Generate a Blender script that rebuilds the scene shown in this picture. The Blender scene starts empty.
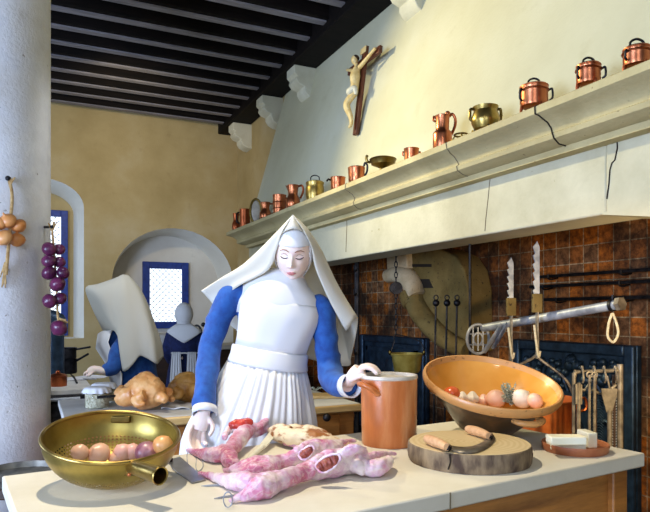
import bpy, bmesh, math, random
from mathutils import Vector, Matrix, noise
random.seed(7)
PI = math.pi
C = bpy.context.scene.collection
# ------------------------------------------------------------------ camera frame
H = 1.33                       # eye height
FP = 623.0                     # focal length in pixels of a 650x512 frame
YAW = math.radians(25.2)
Fv = Vector((math.sin(YAW), math.cos(YAW), 0)); Rv = Vector((math.cos(YAW), -math.sin(YAW), 0)); Uv = Vector((0, 0, 1))
EYE = Vector((0, 0, H))
def ray(px, py): return Fv + Rv*((px-325)/FP) + Uv*((312-py)/FP)
def W(px, py, d): return EYE + ray(px, py)*d
def onZ(px, py, z):
    r = ray(px, py); return EYE + r*((z-H)/r.z)
def onX(px, py, x):
    r = ray(px, py); return EYE + r*(x/r.x)
def onY(px, py, y):
    r = ray(px, py); return EYE + r*(y/r.y)
def back(p, r):
    """move r metres further along the horizontal line of sight"""
    q = Vector((p.x, p.y, 0)).normalized(); return p+q*r
def depth(p): return (p-EYE).dot(Fv)

# ------------------------------------------------------------------ mesh helpers
def cr(pts, n=8, closed=False):
    """Catmull-Rom through tuples of any length."""
    P = [tuple(p) for p in pts]; m = len(P); out = []
    segs = m if closed else m-1
    for i in range(segs):
        if closed: a, b, c, d = P[(i-1) % m], P[i], P[(i+1) % m], P[(i+2) % m]
        else:
            b, c = P[i], P[i+1]
            a = P[i-1] if i > 0 else tuple(2*x-y for x, y in zip(b, c))
            d = P[i+2] if i+2 < m else tuple(2*y-x for x, y in zip(b, c))
        for k in range(n):
            t = k/n
            out.append(tuple(.5*(2*q+(r-p)*t+(2*p-5*q+4*r-s)*t*t+(3*q-p-3*r+s)*t**3) for p, q, r, s in zip(a, b, c, d)))
    if not closed: out.append(P[-1])
    return out

class MB:
    def __init__(s): s.v = []; s.f = []; s.uv = {}; s.mi = {}
    def add(s, vs, fs, M=None, mi=0):
        o = len(s.v)
        s.v += [(M @ Vector(v)) if M else Vector(v) for v in vs]
        for f in fs:
            if mi: s.mi[len(s.f)] = mi
            s.f.append(tuple(i+o for i in f))
        return s
    def box(s, c, size, M=None, mi=0):
        x, y, z = size[0]/2, size[1]/2, size[2]/2; c = Vector(c)
        vs = [c+Vector((a*x, b*y, d*z)) for a in (-1, 1) for b in (-1, 1) for d in (-1, 1)]
        fs = [(0, 1, 3, 2), (4, 6, 7, 5), (0, 4, 5, 1), (2, 3, 7, 6), (0, 2, 6, 4), (1, 5, 7, 3)]
        return s.add(vs, fs, M, mi)
    def box2(s, a, b, mi=0):
        a = Vector(a); b = Vector(b); return s.box((a+b)/2, [abs(q) for q in (b-a)], None, mi)
    def prism(s, poly, vec, mi=0):
        vec = Vector(vec); n = len(poly)
        vs = [Vector(p) for p in poly]+[Vector(p)+vec for p in poly]
        fs = [tuple(range(n))[::-1], tuple(range(n, 2*n))]+[(i, (i+1) % n, n+(i+1) % n, n+i) for i in range(n)]
        return s.add(vs, fs, None, mi)
    def lathe(s, prof, seg=32, M=None, mi=0, closed=True, noisy=0):
        o = len(s.v); n = len(prof); rows = []
        for j, (r, z) in enumerate(prof):
            if r < 1e-6: s.v.append((M @ Vector((0, 0, z))) if M else Vector((0, 0, z))); rows.append([len(s.v)-1]*seg)
            else:
                row = []
                for i in range(seg):
                    a = 2*PI*i/seg
                    rr = r*(1+noisy*noise.noise((math.cos(a)*2.1+j*.31, math.sin(a)*2.1, z*7+o)))
                    v = Vector((rr*math.cos(a), rr*math.sin(a), z)); s.v.append((M @ v) if M else v); row.append(len(s.v)-1)
                rows.append(row)
        for j in range(n-1):
            for i in range(seg):
                k = (i+1) % seg; q = [rows[j][i], rows[j][k], rows[j+1][k], rows[j+1][i]]
                uvq = [(i/seg, j), ((i+1)/seg, j), ((i+1)/seg, j+1), (i/seg, j+1)]
                qq = []; uu = []
                for a_, u_ in zip(q, uvq):
                    if a_ not in qq: qq.append(a_); uu.append(u_)
                if len(qq) > 2:
                    s.uv[len(s.f)] = uu
                    if mi: s.mi[len(s.f)] = mi
                    s.f.append(tuple(qq))
        return s
    def sphere(s, c, r, M=None, mi=0, seg=20, rings=12, fn=None):
        if not hasattr(r, '__len__'): r = (r, r, r)
        vs = []; fs = []
        for j in range(rings+1):
            t = PI*j/rings
            for i in range(seg):
                a = 2*PI*i/seg
                d = Vector((math.sin(t)*math.cos(a), math.sin(t)*math.sin(a), math.cos(t)))
                v = Vector((d.x*r[0], d.y*r[1], d.z*r[2]))
                if fn: v = fn(d, v)
                vs.append(Vector(c)+v if M is None else M @ (Vector(c)+v))
        for j in range(rings):
            for i in range(seg):
                k = (i+1) % seg; fs.append((j*seg+i, (j+1)*seg+i, (j+1)*seg+k, j*seg+k))
        s.add(vs, fs, None, mi); return s
    def tube(s, pts, r, seg=10, closed=False, mi=0, flat=1.0, up=None, caps=True):
        """pts world points; r number or list; flat squeezes along the frame's second axis."""
        P = [Vector(p[:3]) for p in pts]; n = len(P)
        R = r if hasattr(r, '__len__') else [r]*n
        o = len(s.v)
        def tan(i):
            a = P[(i-1) % n] if (closed or i > 0) else P[i]; b = P[(i+1) % n] if (closed or i < n-1) else P[i]
            t = b-a; return t.normalized() if t.length > 1e-9 else Vector((0, 0, 1))
        t = tan(0); u = Vector(up) if up is not None else (Vector((0, 0, 1)) if abs(t.z) < .9 else Vector((1, 0, 0)))
        for i in range(n):
            t = tan(i); u = (u-t*u.dot(t)); u = u.normalized() if u.length > 1e-6 else t.orthogonal().normalized(); w = t.cross(u)
            for k in range(seg):
                a = 2*PI*k/seg; s.v.append(P[i]+w*(R[i]*math.cos(a))+u*(R[i]*flat*math.sin(a)))
        for i in range(n if closed else n-1):
            j = (i+1) % n
            for k in range(seg):
                l = (k+1) % seg
                if mi: s.mi[len(s.f)] = mi
                s.f.append((o+i*seg+k, o+i*seg+l, o+j*seg+l, o+j*seg+k))
        if not closed and caps:
            for base, rev in ((o, True), (o+(n-1)*seg, False)):
                f = tuple(range(base, base+seg))
                if mi: s.mi[len(s.f)] = mi
                s.f.append(f[::-1] if rev else f)
        return s
    def ctube(s, pts4, n=6, seg=10, **k):
        q = cr(pts4, n); return s.tube([p[:3] for p in q], [max(p[3], .0005) for p in q], seg, **k)
    def grid(s, rows, closed=False, mi=0):
        o = len(s.v); m = len(rows[0])
        for r in rows: s.v += [Vector(p) for p in r]
        for j in range(len(rows)-1):
            for i in range(m if closed else m-1):
                k = (i+1) % m
                if mi: s.mi[len(s.f)] = mi
                s.uv[len(s.f)] = [(i/m, j), ((i+1)/m, j), ((i+1)/m, j+1), (i/m, j+1)]
                s.f.append((o+j*m+i, o+j*m+k, o+(j+1)*m+k, o+(j+1)*m+i))
        return s
    def mesh(s, name, off=Vector((0, 0, 0)), smooth=True, angle=40):
        me = bpy.data.meshes.new(name); me.from_pydata([tuple(v-off) for v in s.v], [], s.f)
        if s.uv:
            l = me.uv_layers.new(name='UVMap')
            for fi, uvs in s.uv.items():
                for li, u in zip(me.polygons[fi].loop_indices, uvs): l.data[li].uv = u
        for fi, m in s.mi.items(): me.polygons[fi].material_index = m
        bm = bmesh.new(); bm.from_mesh(me); bmesh.ops.recalc_face_normals(bm, faces=bm.faces); bm.to_mesh(me); bm.free()
        if smooth:
            me.shade_smooth(); me.set_sharp_from_angle(angle=math.radians(angle))
        return me

def link(name, me, mats, parent=None, loc=(0, 0, 0)):
    o = bpy.data.objects.new(name, me); C.objects.link(o); o.location = loc
    for m in (mats if isinstance(mats, (list, tuple)) else [mats]): me.materials.append(m)
    if parent: o.parent = parent
    return o
def rootloc(o):
    while o.parent: o = o.parent
    return Vector(o.location)
def tag(o, label=None, cat=None, group=None, kind=None):
    if label: o['label'] = label
    if cat: o['category'] = cat
    if group: o['group'] = group
    if kind: o['kind'] = kind
    return o
def thing(name, label, cat, loc, group=None, kind=None):
    o = bpy.data.objects.new(name, None); C.objects.link(o); o.location = loc; o.empty_display_size = .05
    return tag(o, label, cat, group, kind)
def part(name, mb, m, parent, bevel=0, solid=0, label=None, angle=40, smooth=True):
    o = link(name, mb.mesh(name, rootloc(parent), smooth, angle), m, parent)
    fin(o, bevel, solid)
    if label: o['label'] = label
    return o
def solo(name, mb, m, label=None, cat=None, loc=None, group=None, kind=None, bevel=0, solid=0, angle=40, smooth=True):
    if loc is None:
        loc = Vector([(min(v[i] for v in mb.v)+max(v[i] for v in mb.v))/2 for i in range(2)]+[min(v[2] for v in mb.v)])
    o = link(name, mb.mesh(name, Vector(loc), smooth, angle), m, None, loc)
    fin(o, bevel, solid); return tag(o, label, cat, group, kind)
def fin(o, bevel, solid):
    if solid:
        md = o.modifiers.new('solid', 'SOLIDIFY'); md.thickness = solid; md.offset = 0
    if bevel:
        md = o.modifiers.new('bevel', 'BEVEL'); md.width = bevel; md.segments = 2; md.limit_method = 'ANGLE'; md.angle_limit = math.radians(40)
def organic(mb, voxel=.004, smooth=4, bump=0, bscale=20, seed=0):
    """union of overlapping shapes as one continuous surface; returns a new MB"""
    me = mb.mesh('tmp', smooth=False); o = bpy.data.objects.new('tmp', me); C.objects.link(o)
    r = o.modifiers.new('r', 'REMESH'); r.mode = 'VOXEL'; r.voxel_size = voxel
    if smooth:
        sm = o.modifiers.new('s', 'SMOOTH'); sm.factor = .5; sm.iterations = smooth
    dg = bpy.context.evaluated_depsgraph_get(); dg.update()
    m2 = bpy.data.meshes.new_from_object(o.evaluated_get(dg))
    out = MB(); out.v = [v.co.copy() for v in m2.vertices]; out.f = [tuple(p.vertices) for p in m2.polygons]
    if bump:
        ns = [v.normal.copy() for v in m2.vertices]
        for i, v in enumerate(out.v):
            out.v[i] = v+ns[i]*bump*(noise.noise((v*bscale)+Vector((seed, 0, 0)))+.5*noise.noise((v*bscale*2.3)+Vector((0, seed, 0))))
    bpy.data.objects.remove(o); bpy.data.meshes.remove(me); bpy.data.meshes.remove(m2)
    return out
def Mat(loc=(0, 0, 0), rx=0, ry=0, rz=0, s=1):
    return Matrix.Translation(loc) @ Matrix.Rotation(rz, 4, 'Z') @ Matrix.Rotation(ry, 4, 'Y') @ Matrix.Rotation(rx, 4, 'X') @ Matrix.Scale(s, 4)
def basis(o, x, y, z):
    return Matrix(((x[0], y[0], z[0], o[0]), (x[1], y[1], z[1], o[1]), (x[2], y[2], z[2], o[2]), (0, 0, 0, 1)))

# ------------------------------------------------------------------ materials
def srgb(r, g, b):
    f = lambda c: (c/255/12.92) if c/255 <= .04045 else ((c/255+.055)/1.055)**2.4
    return (f(r), f(g), f(b), 1)
class NT:
    def __init__(s, name):
        s.m = bpy.data.materials.new(name); s.m.use_nodes = True; s.t = s.m.node_tree; s.b = s.t.nodes['Principled BSDF']
    def n(s, typ, **k):
        q = s.t.nodes.new(typ)
        for a, v in k.items():
            if a in q.bl_rna.properties: setattr(q, a, v)
            else: q.inputs[a].default_value = v
        return q
    def l(s, a, b): s.t.links.new(a, b)
    def math(s, op, a, b=None):
        q = s.n('ShaderNodeMath', operation=op)
        for i, x in enumerate((a, b)):
            if x is None: continue
            if isinstance(x, (int, float)): q.inputs[i].default_value = x
            else: s.l(x, q.inputs[i])
        return q.outputs[0]
    def mix(s, fac, a, b):
        q = s.n('ShaderNodeMix', data_type='RGBA')
        for i, x in ((0, fac), (6, a), (7, b)):
            if hasattr(x, 'links'): s.l(x, q.inputs[i])
            else: q.inputs[i].default_value = x
        return q.outputs[2]
    def ramp(s, src, stops):
        q = s.n('ShaderNodeValToRGB'); e = q.color_ramp.elements
        e[0].position, e[0].color = stops[0][0], stops[0][1]; e[1].position, e[1].color = stops[-1][0], stops[-1][1]
        for p, c in stops[1:-1]:
            x = e.new(p); x.color = c
        s.l(src, q.inputs[0]); return q.outputs[0]
    def noise(s, scale, detail=4, rough=.55, vec=None, stretch=None):
        if vec is None:
            vec = s.n('ShaderNodeTexCoord').outputs['Object']
        if stretch:
            mp = s.n('ShaderNodeMapping'); mp.inputs['Scale'].default_value = stretch; s.l(vec, mp.inputs[0]); vec = mp.outputs[0]
        q = s.n('ShaderNodeTexNoise'); q.inputs['Scale'].default_value = scale; q.inputs['Detail'].default_value = detail; q.inputs['Roughness'].default_value = rough
        s.l(vec, q.inputs['Vector']); return q.outputs['Fac']
    def bump(s, h, strength=.3, dist=.01):
        q = s.n('ShaderNodeBump'); q.inputs['Strength'].default_value = strength; q.inputs['Distance'].default_value = dist
        s.l(h, q.inputs['Height']); s.l(q.outputs[0], s.b.inputs['Normal']); return q
    def set(s, **k):
        for a, v in k.items(): s.b.inputs[a.replace('_', ' ')].default_value = v
        return s
def simple(name, c1, c2=None, scale=12, rough=.6, metal=0, bump=0, bscale=None, lo=.35, hi=.65, stretch=None, detail=4, spec=.5, dist=.005, sss=0):
    t = NT(name); t.set(Roughness=rough, Metallic=metal); t.b.inputs['Specular IOR Level'].default_value = spec
    if c2 is None: t.b.inputs['Base Color'].default_value = c1
    else:
        nz = t.noise(scale, detail, stretch=stretch)
        t.l(t.ramp(nz, [(lo, c1), (hi, c2)]), t.b.inputs['Base Color'])
    if bump: t.bump(t.noise(bscale or scale*3, 5, stretch=stretch), bump, dist)
    if sss:
        t.b.inputs['Subsurface Weight'].default_value = sss; t.b.inputs['Subsurface Radius'].default_value = (.01, .004, .002)
    return t.m
M = {}
M['plaster'] = None
def plaster(name, a, b, c, stain):
    t = NT(name); t.set(Roughness=.9); t.b.inputs['Specular IOR Level'].default_value = .2
    n1 = t.noise(1.1, 6, .6); n2 = t.noise(5, 6, .65)
    base = t.ramp(n1, [(.35, a), (.52, b), (.68, c)])
    st = t.ramp(n2, [(.60, (0, 0, 0, 1)), (.72, (1, 1, 1, 1))])
    sep = t.math('MULTIPLY', st, .35)
    t.l(t.mix(sep, base, stain), t.b.inputs['Base Color'])
    t.bump(t.noise(22, 6, .6), .25, .01); return t.m
M['wall'] = plaster('ochre_limewash', srgb(168, 146, 98), srgb(182, 160, 112), srgb(192, 174, 134), srgb(140, 118, 78))
M['niche'] = plaster('pale_limewash', srgb(205, 198, 184), srgb(214, 208, 196), srgb(222, 218, 206), srgb(184, 176, 160))
M['hood'] = plaster('hood_limewash', srgb(198, 192, 160), srgb(206, 201, 170), srgb(212, 208, 182), srgb(186, 178, 140))
M['reveal'] = plaster('white_reveal', srgb(226, 222, 208), srgb(232, 229, 218), srgb(238, 236, 228), srgb(208, 204, 190))
def stone(name, a, b, dark, pit=.70, scale=3, bumpk=.4):
    t = NT(name); t.set(Roughness=.82); t.b.inputs['Specular IOR Level'].default_value = .25
    base = t.ramp(t.noise(scale, 6, .62), [(.32, a), (.66, b)])
    big = t.ramp(t.noise(scale*.5, 4, .7), [(.5, (0, 0, 0, 1)), (.75, (.6, .6, .6, 1))])
    base = t.mix(big, base, dark)
    pits = t.ramp(t.noise(scale*9, 3, .5), [(pit, (0, 0, 0, 1)), (pit+.05, (1, 1, 1, 1))])
    pf = t.math('MULTIPLY', pits, .75)
    t.l(t.mix(pf, base, dark), t.b.inputs['Base Color'])
    h = t.math('SUBTRACT', t.noise(scale*14, 6, .6), pits)
    t.bump(h, bumpk, .008); return t.m
M['column'] = stone('column_stone', srgb(206, 206, 210), srgb(232, 232, 234), srgb(150, 142, 132), .70, 4)
M['lintel'] = stone('lintel_stone', srgb(184, 177, 148), srgb(208, 201, 174), srgb(158, 146, 110), .72, 3)
M['mantel'] = stone('mantel_stone', srgb(174, 158, 114), srgb(206, 192, 146), srgb(128, 110, 74), .71, 3.5)
M['corbel'] = stone('corbel_stone', srgb(206, 200, 172), srgb(226, 222, 200), srgb(176, 164, 122), .73, 4)
M['bracket'] = stone('bracket_stone', srgb(104, 84, 42), srgb(140, 116, 66), srgb(44, 34, 22), .64, 4)
M['bracket_pale'] = stone('bracket_pale_stone', srgb(182, 158, 122), srgb(214, 194, 158), srgb(110, 84, 50), .66, 9)
M['tabletop'] = stone('table_stone', srgb(206, 198, 178), srgb(224, 218, 202), srgb(184, 172, 148), .74, 2.2, .12)
M['tabletop'].node_tree.nodes['Principled BSDF'].inputs['Roughness'].default_value = .55
M['table_stone2'] = stone('grey_table_stone', srgb(178, 176, 172), srgb(206, 204, 200), srgb(140, 136, 128), .72, 4, .15)
M['floor'] = stone('floor_stone', srgb(96, 90, 84), srgb(128, 120, 110), srgb(60, 56, 52), .70, 2)
M['crack'] = simple('crack', srgb(40, 30, 20), rough=1)
M['joint'] = simple('mortar_joint', srgb(120, 108, 84), rough=1)
def wood(name, a, b, scale=6, stretch=(1, 14, 14), rough=.5, bump=.15):
    t = NT(name); t.set(Roughness=rough)
    n = t.noise(scale, 6, .65, stretch=stretch); t.l(t.ramp(n, [(.3, a), (.7, b)]), t.b.inputs['Base Color']); t.bump(n, bump, .004); return t.m
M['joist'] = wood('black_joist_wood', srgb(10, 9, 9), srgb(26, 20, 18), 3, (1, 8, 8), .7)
M['joist_glint'] = wood('joist_glint_grey', srgb(92, 88, 92), srgb(140, 136, 142), 4, (1, 10, 10), .6)  # lighter grey paints window light reflected on the dark joist undersides
M['board'] = wood('ceiling_board_wood', srgb(8, 7, 8), srgb(22, 17, 17), 3, (1, 8, 8), .8)
M['oak'] = wood('honey_oak', srgb(116, 66, 24), srgb(188, 122, 54), 2.2, (1.2, 1.2, 12), .42)
M['oak_h'] = wood('honey_oak_long', srgb(122, 72, 28), srgb(196, 130, 60), 2.2, (1, 9, 12), .42)
M['darkwood'] = wood('dark_wood', srgb(34, 22, 16), srgb(66, 42, 28), 4, (1, 1, 10), .5)
M['paledge'] = wood('pale_wood', srgb(186, 146, 84), srgb(216, 182, 122), 5, (1, 6, 10), .5)
M['endgrain'] = None
def bricks():
    t = NT('sooty_hearth_tiles'); t.set(Roughness=.75)
    tc = t.n('ShaderNodeTexCoord'); sx = t.n('ShaderNodeSeparateXYZ'); t.l(tc.outputs['Object'], sx.inputs[0])
    cb = t.n('ShaderNodeCombineXYZ'); t.l(t.math('ADD', sx.outputs[0], sx.outputs[1]), cb.inputs[0]); t.l(sx.outputs[2], cb.inputs[1])
    b = t.n('ShaderNodeTexBrick'); b.offset = 0.0; b.inputs['Scale'].default_value = 1
    b.inputs['Brick Width'].default_value = .118; b.inputs['Row Height'].default_value = .118; b.inputs['Mortar Size'].default_value = .0035; b.inputs['Bias'].default_value = 0
    b.inputs['Color1'].default_value = srgb(190, 106, 34); b.inputs['Color2'].default_value = srgb(126, 92, 64); b.inputs['Mortar'].default_value = srgb(190, 166, 130)
    t.l(cb.outputs[0], b.inputs['Vector'])
    big = t.ramp(t.noise(1.7, 6, .65), [(.44, (0, 0, 0, 1)), (.58, (1, 1, 1, 1))])
    fine = t.ramp(t.noise(26, 5, .7), [(.40, (0, 0, 0, 1)), (.62, (1, 1, 1, 1))])
    c = t.mix(t.math('MULTIPLY', fine, .7), b.outputs['Color'], srgb(40, 26, 20))
    c = t.mix(t.math('MULTIPLY', big, .86), c, srgb(26, 20, 18))
    t.l(c, t.b.inputs['Base Color'])
    t.bump(t.math('ADD', t.math('MULTIPLY', b.outputs['Fac'], -1.2), t.noise(30, 5)), .5, .01); return t.m
M['bricks'] = bricks()
M['soot'] = simple('soot', srgb(14, 12, 12), srgb(34, 28, 26), 4, .9, bump=.4)
M['iron'] = simple('black_iron', srgb(30, 30, 34), srgb(58, 56, 58), 20, .5, .85, .2)
M['iron_cast'] = simple('blued_cast_iron', srgb(26, 42, 58), srgb(48, 70, 92), 14, .42, .6, .35)
M['steel'] = simple('worn_grey_steel', srgb(122, 126, 136), srgb(172, 176, 184), 16, .45, .25, .12)
M['steel_rust'] = simple('tan_iron', srgb(88, 80, 70), srgb(138, 128, 114), 24, .5, .3, .15)
M['blade'] = simple('knife_steel', srgb(150, 150, 156), srgb(190, 190, 194), 10, .3, .9)
M['rope'] = simple('pale_rope', srgb(190, 176, 140), srgb(220, 208, 178), 60, .9, bump=.3)
def metal(name, a, b, rough, scale=8):
    t = NT(name); t.set(Metallic=1.0)
    n = t.noise(scale, 5, .6); t.l(t.ramp(n, [(.3, a), (.7, b)]), t.b.inputs['Base Color'])
    r = t.n('ShaderNodeMapRange'); r.inputs['To Min'].default_value = rough*.75; r.inputs['To Max'].default_value = rough*1.4; t.l(n, r.inputs[0]); t.l(r.outputs[0], t.b.inputs['Roughness'])
    t.bump(t.noise(scale*4, 3), .08, .003); return t.m
M['copper'] = metal('copper', srgb(160, 88, 58), srgb(206, 132, 92), .3, 14)
M['copper_dark'] = metal('dull_copper', srgb(140, 70, 44), srgb(190, 106, 66), .34, 14)
M['brass'] = metal('brass', srgb(132, 108, 52), srgb(184, 158, 92), .3, 14)
M['brass_dark'] = metal('dark_brass', srgb(90, 74, 36), srgb(140, 116, 62), .35, 14)
M['copper_pot'] = simple('orange_copper', srgb(196, 96, 40), srgb(222, 130, 66), 9, .38, .55, .05)
def colander():
    t = NT('pierced_brass'); t.set(Metallic=.85)
    n = t.noise(9, 5, .6); t.l(t.ramp(n, [(.3, srgb(128, 108, 46)), (.7, srgb(178, 156, 84))]), t.b.inputs['Base Color'])
    t.b.inputs['Roughness'].default_value = .36
    uv = t.n('ShaderNodeUVMap'); sx = t.n('ShaderNodeSeparateXYZ'); t.l(uv.outputs[0], sx.inputs[0])
    # uv.x = turn fraction, uv.y = ring position (0 at the bottom .. 16 at the rim)
    v2 = t.math('MULTIPLY', sx.outputs[1], 1.5)
    row = t.math('FLOOR', v2); fy = t.math('SUBTRACT', t.math('FRACT', v2), .5)
    off = t.math('MULTIPLY', t.math('MODULO', row, 2), .5)
    cnt = t.math('ADD', t.math('MULTIPLY', row, 5.0), 6.0)
    fx = t.math('SUBTRACT', t.math('FRACT', t.math('ADD', t.math('MULTIPLY', sx.outputs[0], cnt), off)), .5)
    d = t.math('ADD', t.math('MULTIPLY', fx, fx), t.math('MULTIPLY', fy, fy))
    hole = t.math('MULTIPLY', t.math('LESS_THAN', d, .072), t.math('MULTIPLY', t.math('LESS_THAN', v2, 17.0), t.math('GREATER_THAN', v2, 2.0)))
    t.l(t.math('SUBTRACT', 1.0, hole), t.b.inputs['Alpha'])
    return t.m
M['colander'] = colander()
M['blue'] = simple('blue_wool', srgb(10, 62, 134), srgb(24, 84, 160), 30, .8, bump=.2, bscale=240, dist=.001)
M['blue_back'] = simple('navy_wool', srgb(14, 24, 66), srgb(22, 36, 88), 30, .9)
M['white'] = simple('white_linen', srgb(214, 214, 217), rough=.85)
M['veil'] = simple('cream_starched_linen', srgb(232, 230, 222), srgb(238, 237, 232), 14, .75, bump=.06, bscale=300, dist=.0008)
M['skin'] = simple('mannequin_skin', srgb(236, 212, 202), srgb(240, 220, 210), 18, .45, sss=.12)
M['lips'] = simple('lips', srgb(214, 138, 138), rough=.45)
M['brow'] = simple('brow', srgb(150, 108, 84), rough=.8)
M['lash'] = simple('lash', srgb(70, 54, 54), rough=.8)
M['glove'] = simple('pale_hand', srgb(226, 214, 204), rough=.5)
M['crock'] = None
def crock():
    t = NT('salt_glazed_orange'); t.set(Roughness=.3)
    n = t.noise(9, 6, .62, stretch=(1, 1, .2)); t.l(t.ramp(n, [(.30, srgb(166, 86, 38)), (.48, srgb(190, 110, 56)), (.60, srgb(204, 138, 88)), (.74, srgb(220, 180, 140))]), t.b.inputs['Base Color'])
    t.bump(t.noise(60, 3), .06, .003); return t.m
M['crock'] = crock()
M['crock_rim'] = simple('pale_glaze', srgb(176, 166, 152), srgb(206, 198, 186), 16, .35)
def basin_out():
    t = NT('brown_glaze'); t.set(Roughness=.3)
    n = t.noise(8, 6, .65); t.l(t.ramp(n, [(.3, srgb(58, 38, 18)), (.52, srgb(92, 62, 28)), (.75, srgb(136, 86, 40))]), t.b.inputs['Base Color']); return t.m
M['basin_out'] = basin_out()
M['basin_in'] = simple('yellow_orange_glaze', srgb(206, 138, 52), srgb(222, 160, 76), 5, .16, bump=.04, bscale=20)
M['basin_rim'] = simple('worn_rim_glaze', srgb(104, 66, 34), srgb(198, 142, 82), 60, .35, lo=.26, hi=.40)
M['terracotta'] = simple('terracotta', srgb(150, 84, 50), srgb(180, 112, 72), 14, .5)
M['soap'] = simple('cream_soap', srgb(226, 217, 184), srgb(234, 227, 202), 14, .6)
def chicken():
    t = NT('roast_skin'); t.set(Roughness=.38)
    n = t.noise(14, 6, .6); t.l(t.ramp(n, [(.3, srgb(176, 104, 48)), (.5, srgb(206, 146, 84)), (.7, srgb(222, 176, 122))]), t.b.inputs['Base Color'])
    t.bump(t.noise(140, 3), .3, .002); return t.m
M['chicken'] = chicken()
def chicken2():
    t = NT('dark_roast_skin'); t.set(Roughness=.4)
    n = t.noise(16, 6, .6); t.l(t.ramp(n, [(.3, srgb(130, 84, 34)), (.5, srgb(176, 126, 60)), (.7, srgb(206, 160, 92))]), t.b.inputs['Base Color'])
    t.bump(t.noise(140, 3), .3, .002); return t.m
M['chicken_dark'] = chicken2()
def flesh():
    t = NT('skinned_meat'); t.set(Roughness=.34)
    n = t.noise(10, 6, .6); base = t.ramp(n, [(.32, srgb(172, 66, 104)), (.43, srgb(200, 116, 148)), (.52, srgb(214, 170, 196)), (.64, srgb(234, 218, 220))])
    m = t.noise(30, 4, .5, stretch=(1, 2.6, 1.6)); rid = t.math('ABSOLUTE', t.math('SUBTRACT', m, .5)); fat = t.ramp(rid, [(.012, (1, 1, 1, 1)), (.045, (0, 0, 0, 1))])
    c = t.mix(t.math('MULTIPLY', fat, .38), base, srgb(238, 226, 218))
    blood = t.ramp(t.noise(24, 3, .5), [(.66, (0, 0, 0, 1)), (.74, (1, 1, 1, 1))]); c = t.mix(t.math('MULTIPLY', blood, .4), c, srgb(150, 44, 62))
    t.l(c, t.b.inputs['Base Color'])
    t.bump(t.math('ADD', t.noise(60, 5, .6), t.math('MULTIPLY', fat, .3)), .45, .004); return t.m
M['flesh'] = flesh()
M['liver'] = simple('raw_red', srgb(160, 30, 28), srgb(206, 70, 56), 40, .25)
M['cavity'] = simple('dark_cavity', srgb(110, 36, 30), srgb(170, 92, 76), 40, .4)
M['roast'] = simple('cream_rind', srgb(158, 98, 46), srgb(232, 214, 180), 17, .5, bump=.5, bscale=50, lo=.42, hi=.52, stretch=(1, 1, 2.2))
M['mezza'] = simple('worn_knife_steel', srgb(78, 70, 60), srgb(124, 114, 100), 18, .4, .5)
M['kettle'] = simple('old_brass', srgb(150, 130, 54), srgb(190, 172, 92), 9, .35, .45)
M['onion'] = simple('golden_onion', srgb(206, 130, 66), srgb(230, 176, 116), 10, .35, stretch=(1, 1, .25))
M['onion_pale'] = simple('pale_onion', srgb(226, 168, 138), srgb(238, 200, 174), 10, .35)
M['onion_pink'] = simple('pink_onion', srgb(226, 160, 146), srgb(236, 196, 178), 8, .4)
M['onion_red'] = simple('purple_onion', srgb(58, 16, 50), srgb(116, 44, 84), 12, .3, stretch=(1, 1, .3))
M['onion_red2'] = simple('violet_shallot', srgb(120, 60, 80), srgb(190, 140, 146), 30, .35, stretch=(1, 1, .2))
M['garlic'] = simple('garlic_skin', srgb(222, 206, 180), srgb(238, 228, 210), 14, .5)
M['tomato'] = simple('red_orange', srgb(206, 84, 44), srgb(226, 116, 66), 8, .25)
M['herb'] = simple('grey_green_herb', srgb(120, 128, 106), srgb(186, 190, 172), 60, .8)
M['straw'] = simple('dried_stalk', srgb(150, 116, 70), srgb(196, 164, 112), 40, .9)
M['paper'] = simple('white_paper', srgb(222, 222, 226), rough=.8)
M['log_top'] = None
def logtop():
    t = NT('sawn_log'); t.set(Roughness=.7)
    tc = t.n('ShaderNodeTexCoord'); w = t.n('ShaderNodeTexWave', wave_type='RINGS', rings_direction='Z'); w.inputs['Scale'].default_value = 18; w.inputs['Distortion'].default_value = 2.5; w.inputs['Detail'].default_value = 3
    t.l(tc.outputs['Object'], w.inputs['Vector'])
    t.l(t.ramp(w.outputs['Fac'], [(.2, srgb(198, 172, 124)), (.8, srgb(206, 182, 136))]), t.b.inputs['Base Color']); return t.m
M['log_top'] = logtop()
M['bark'] = simple('weathered_bark', srgb(74, 56, 44), srgb(150, 128, 98), 26, .9, bump=.6, bscale=40, stretch=(1, 1, .4))
M['handle'] = wood('pale_handle', srgb(190, 140, 96), srgb(216, 172, 128), 12, (1, 6, 6), .45)
M['white_handle'] = simple('bone_handle', srgb(206, 200, 176), srgb(222, 218, 198), 20, .5)
M['cross'] = wood('crucifix_wood', srgb(66, 30, 16), srgb(112, 54, 28), 14, (6, 6, 1), .5)
M['ivory'] = simple('carved_ivory', srgb(206, 176, 112), srgb(226, 202, 146), 30, .5)
M['shutter'] = simple('blue_painted_wood', srgb(22, 46, 116), srgb(32, 62, 142), 20, .5)
M['lead'] = simple('lead_came', srgb(110, 118, 134), rough=.6)
def glow(name, col, s):
    t = NT(name); t.b.inputs['Base Color'].default_value = col; t.b.inputs['Emission Color'].default_value = col; t.b.inputs['Emission Strength'].default_value = s; return t.m
M['daylight'] = glow('daylit_glass', (.82, .91, 1, 1), 1.5)
def glass():
    t = NT('jar_glass'); t.set(Roughness=.05); t.b.inputs['Transmission Weight'].default_value = 1; t.b.inputs['IOR'].default_value = 1.12; t.b.inputs['Base Color'].default_value = (.9, .95, .93, 1); return t.m
M['glass'] = glass()
M['grain'] = simple('preserved_fruit', srgb(150, 136, 104), srgb(222, 214, 192), 90, .5)

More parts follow.
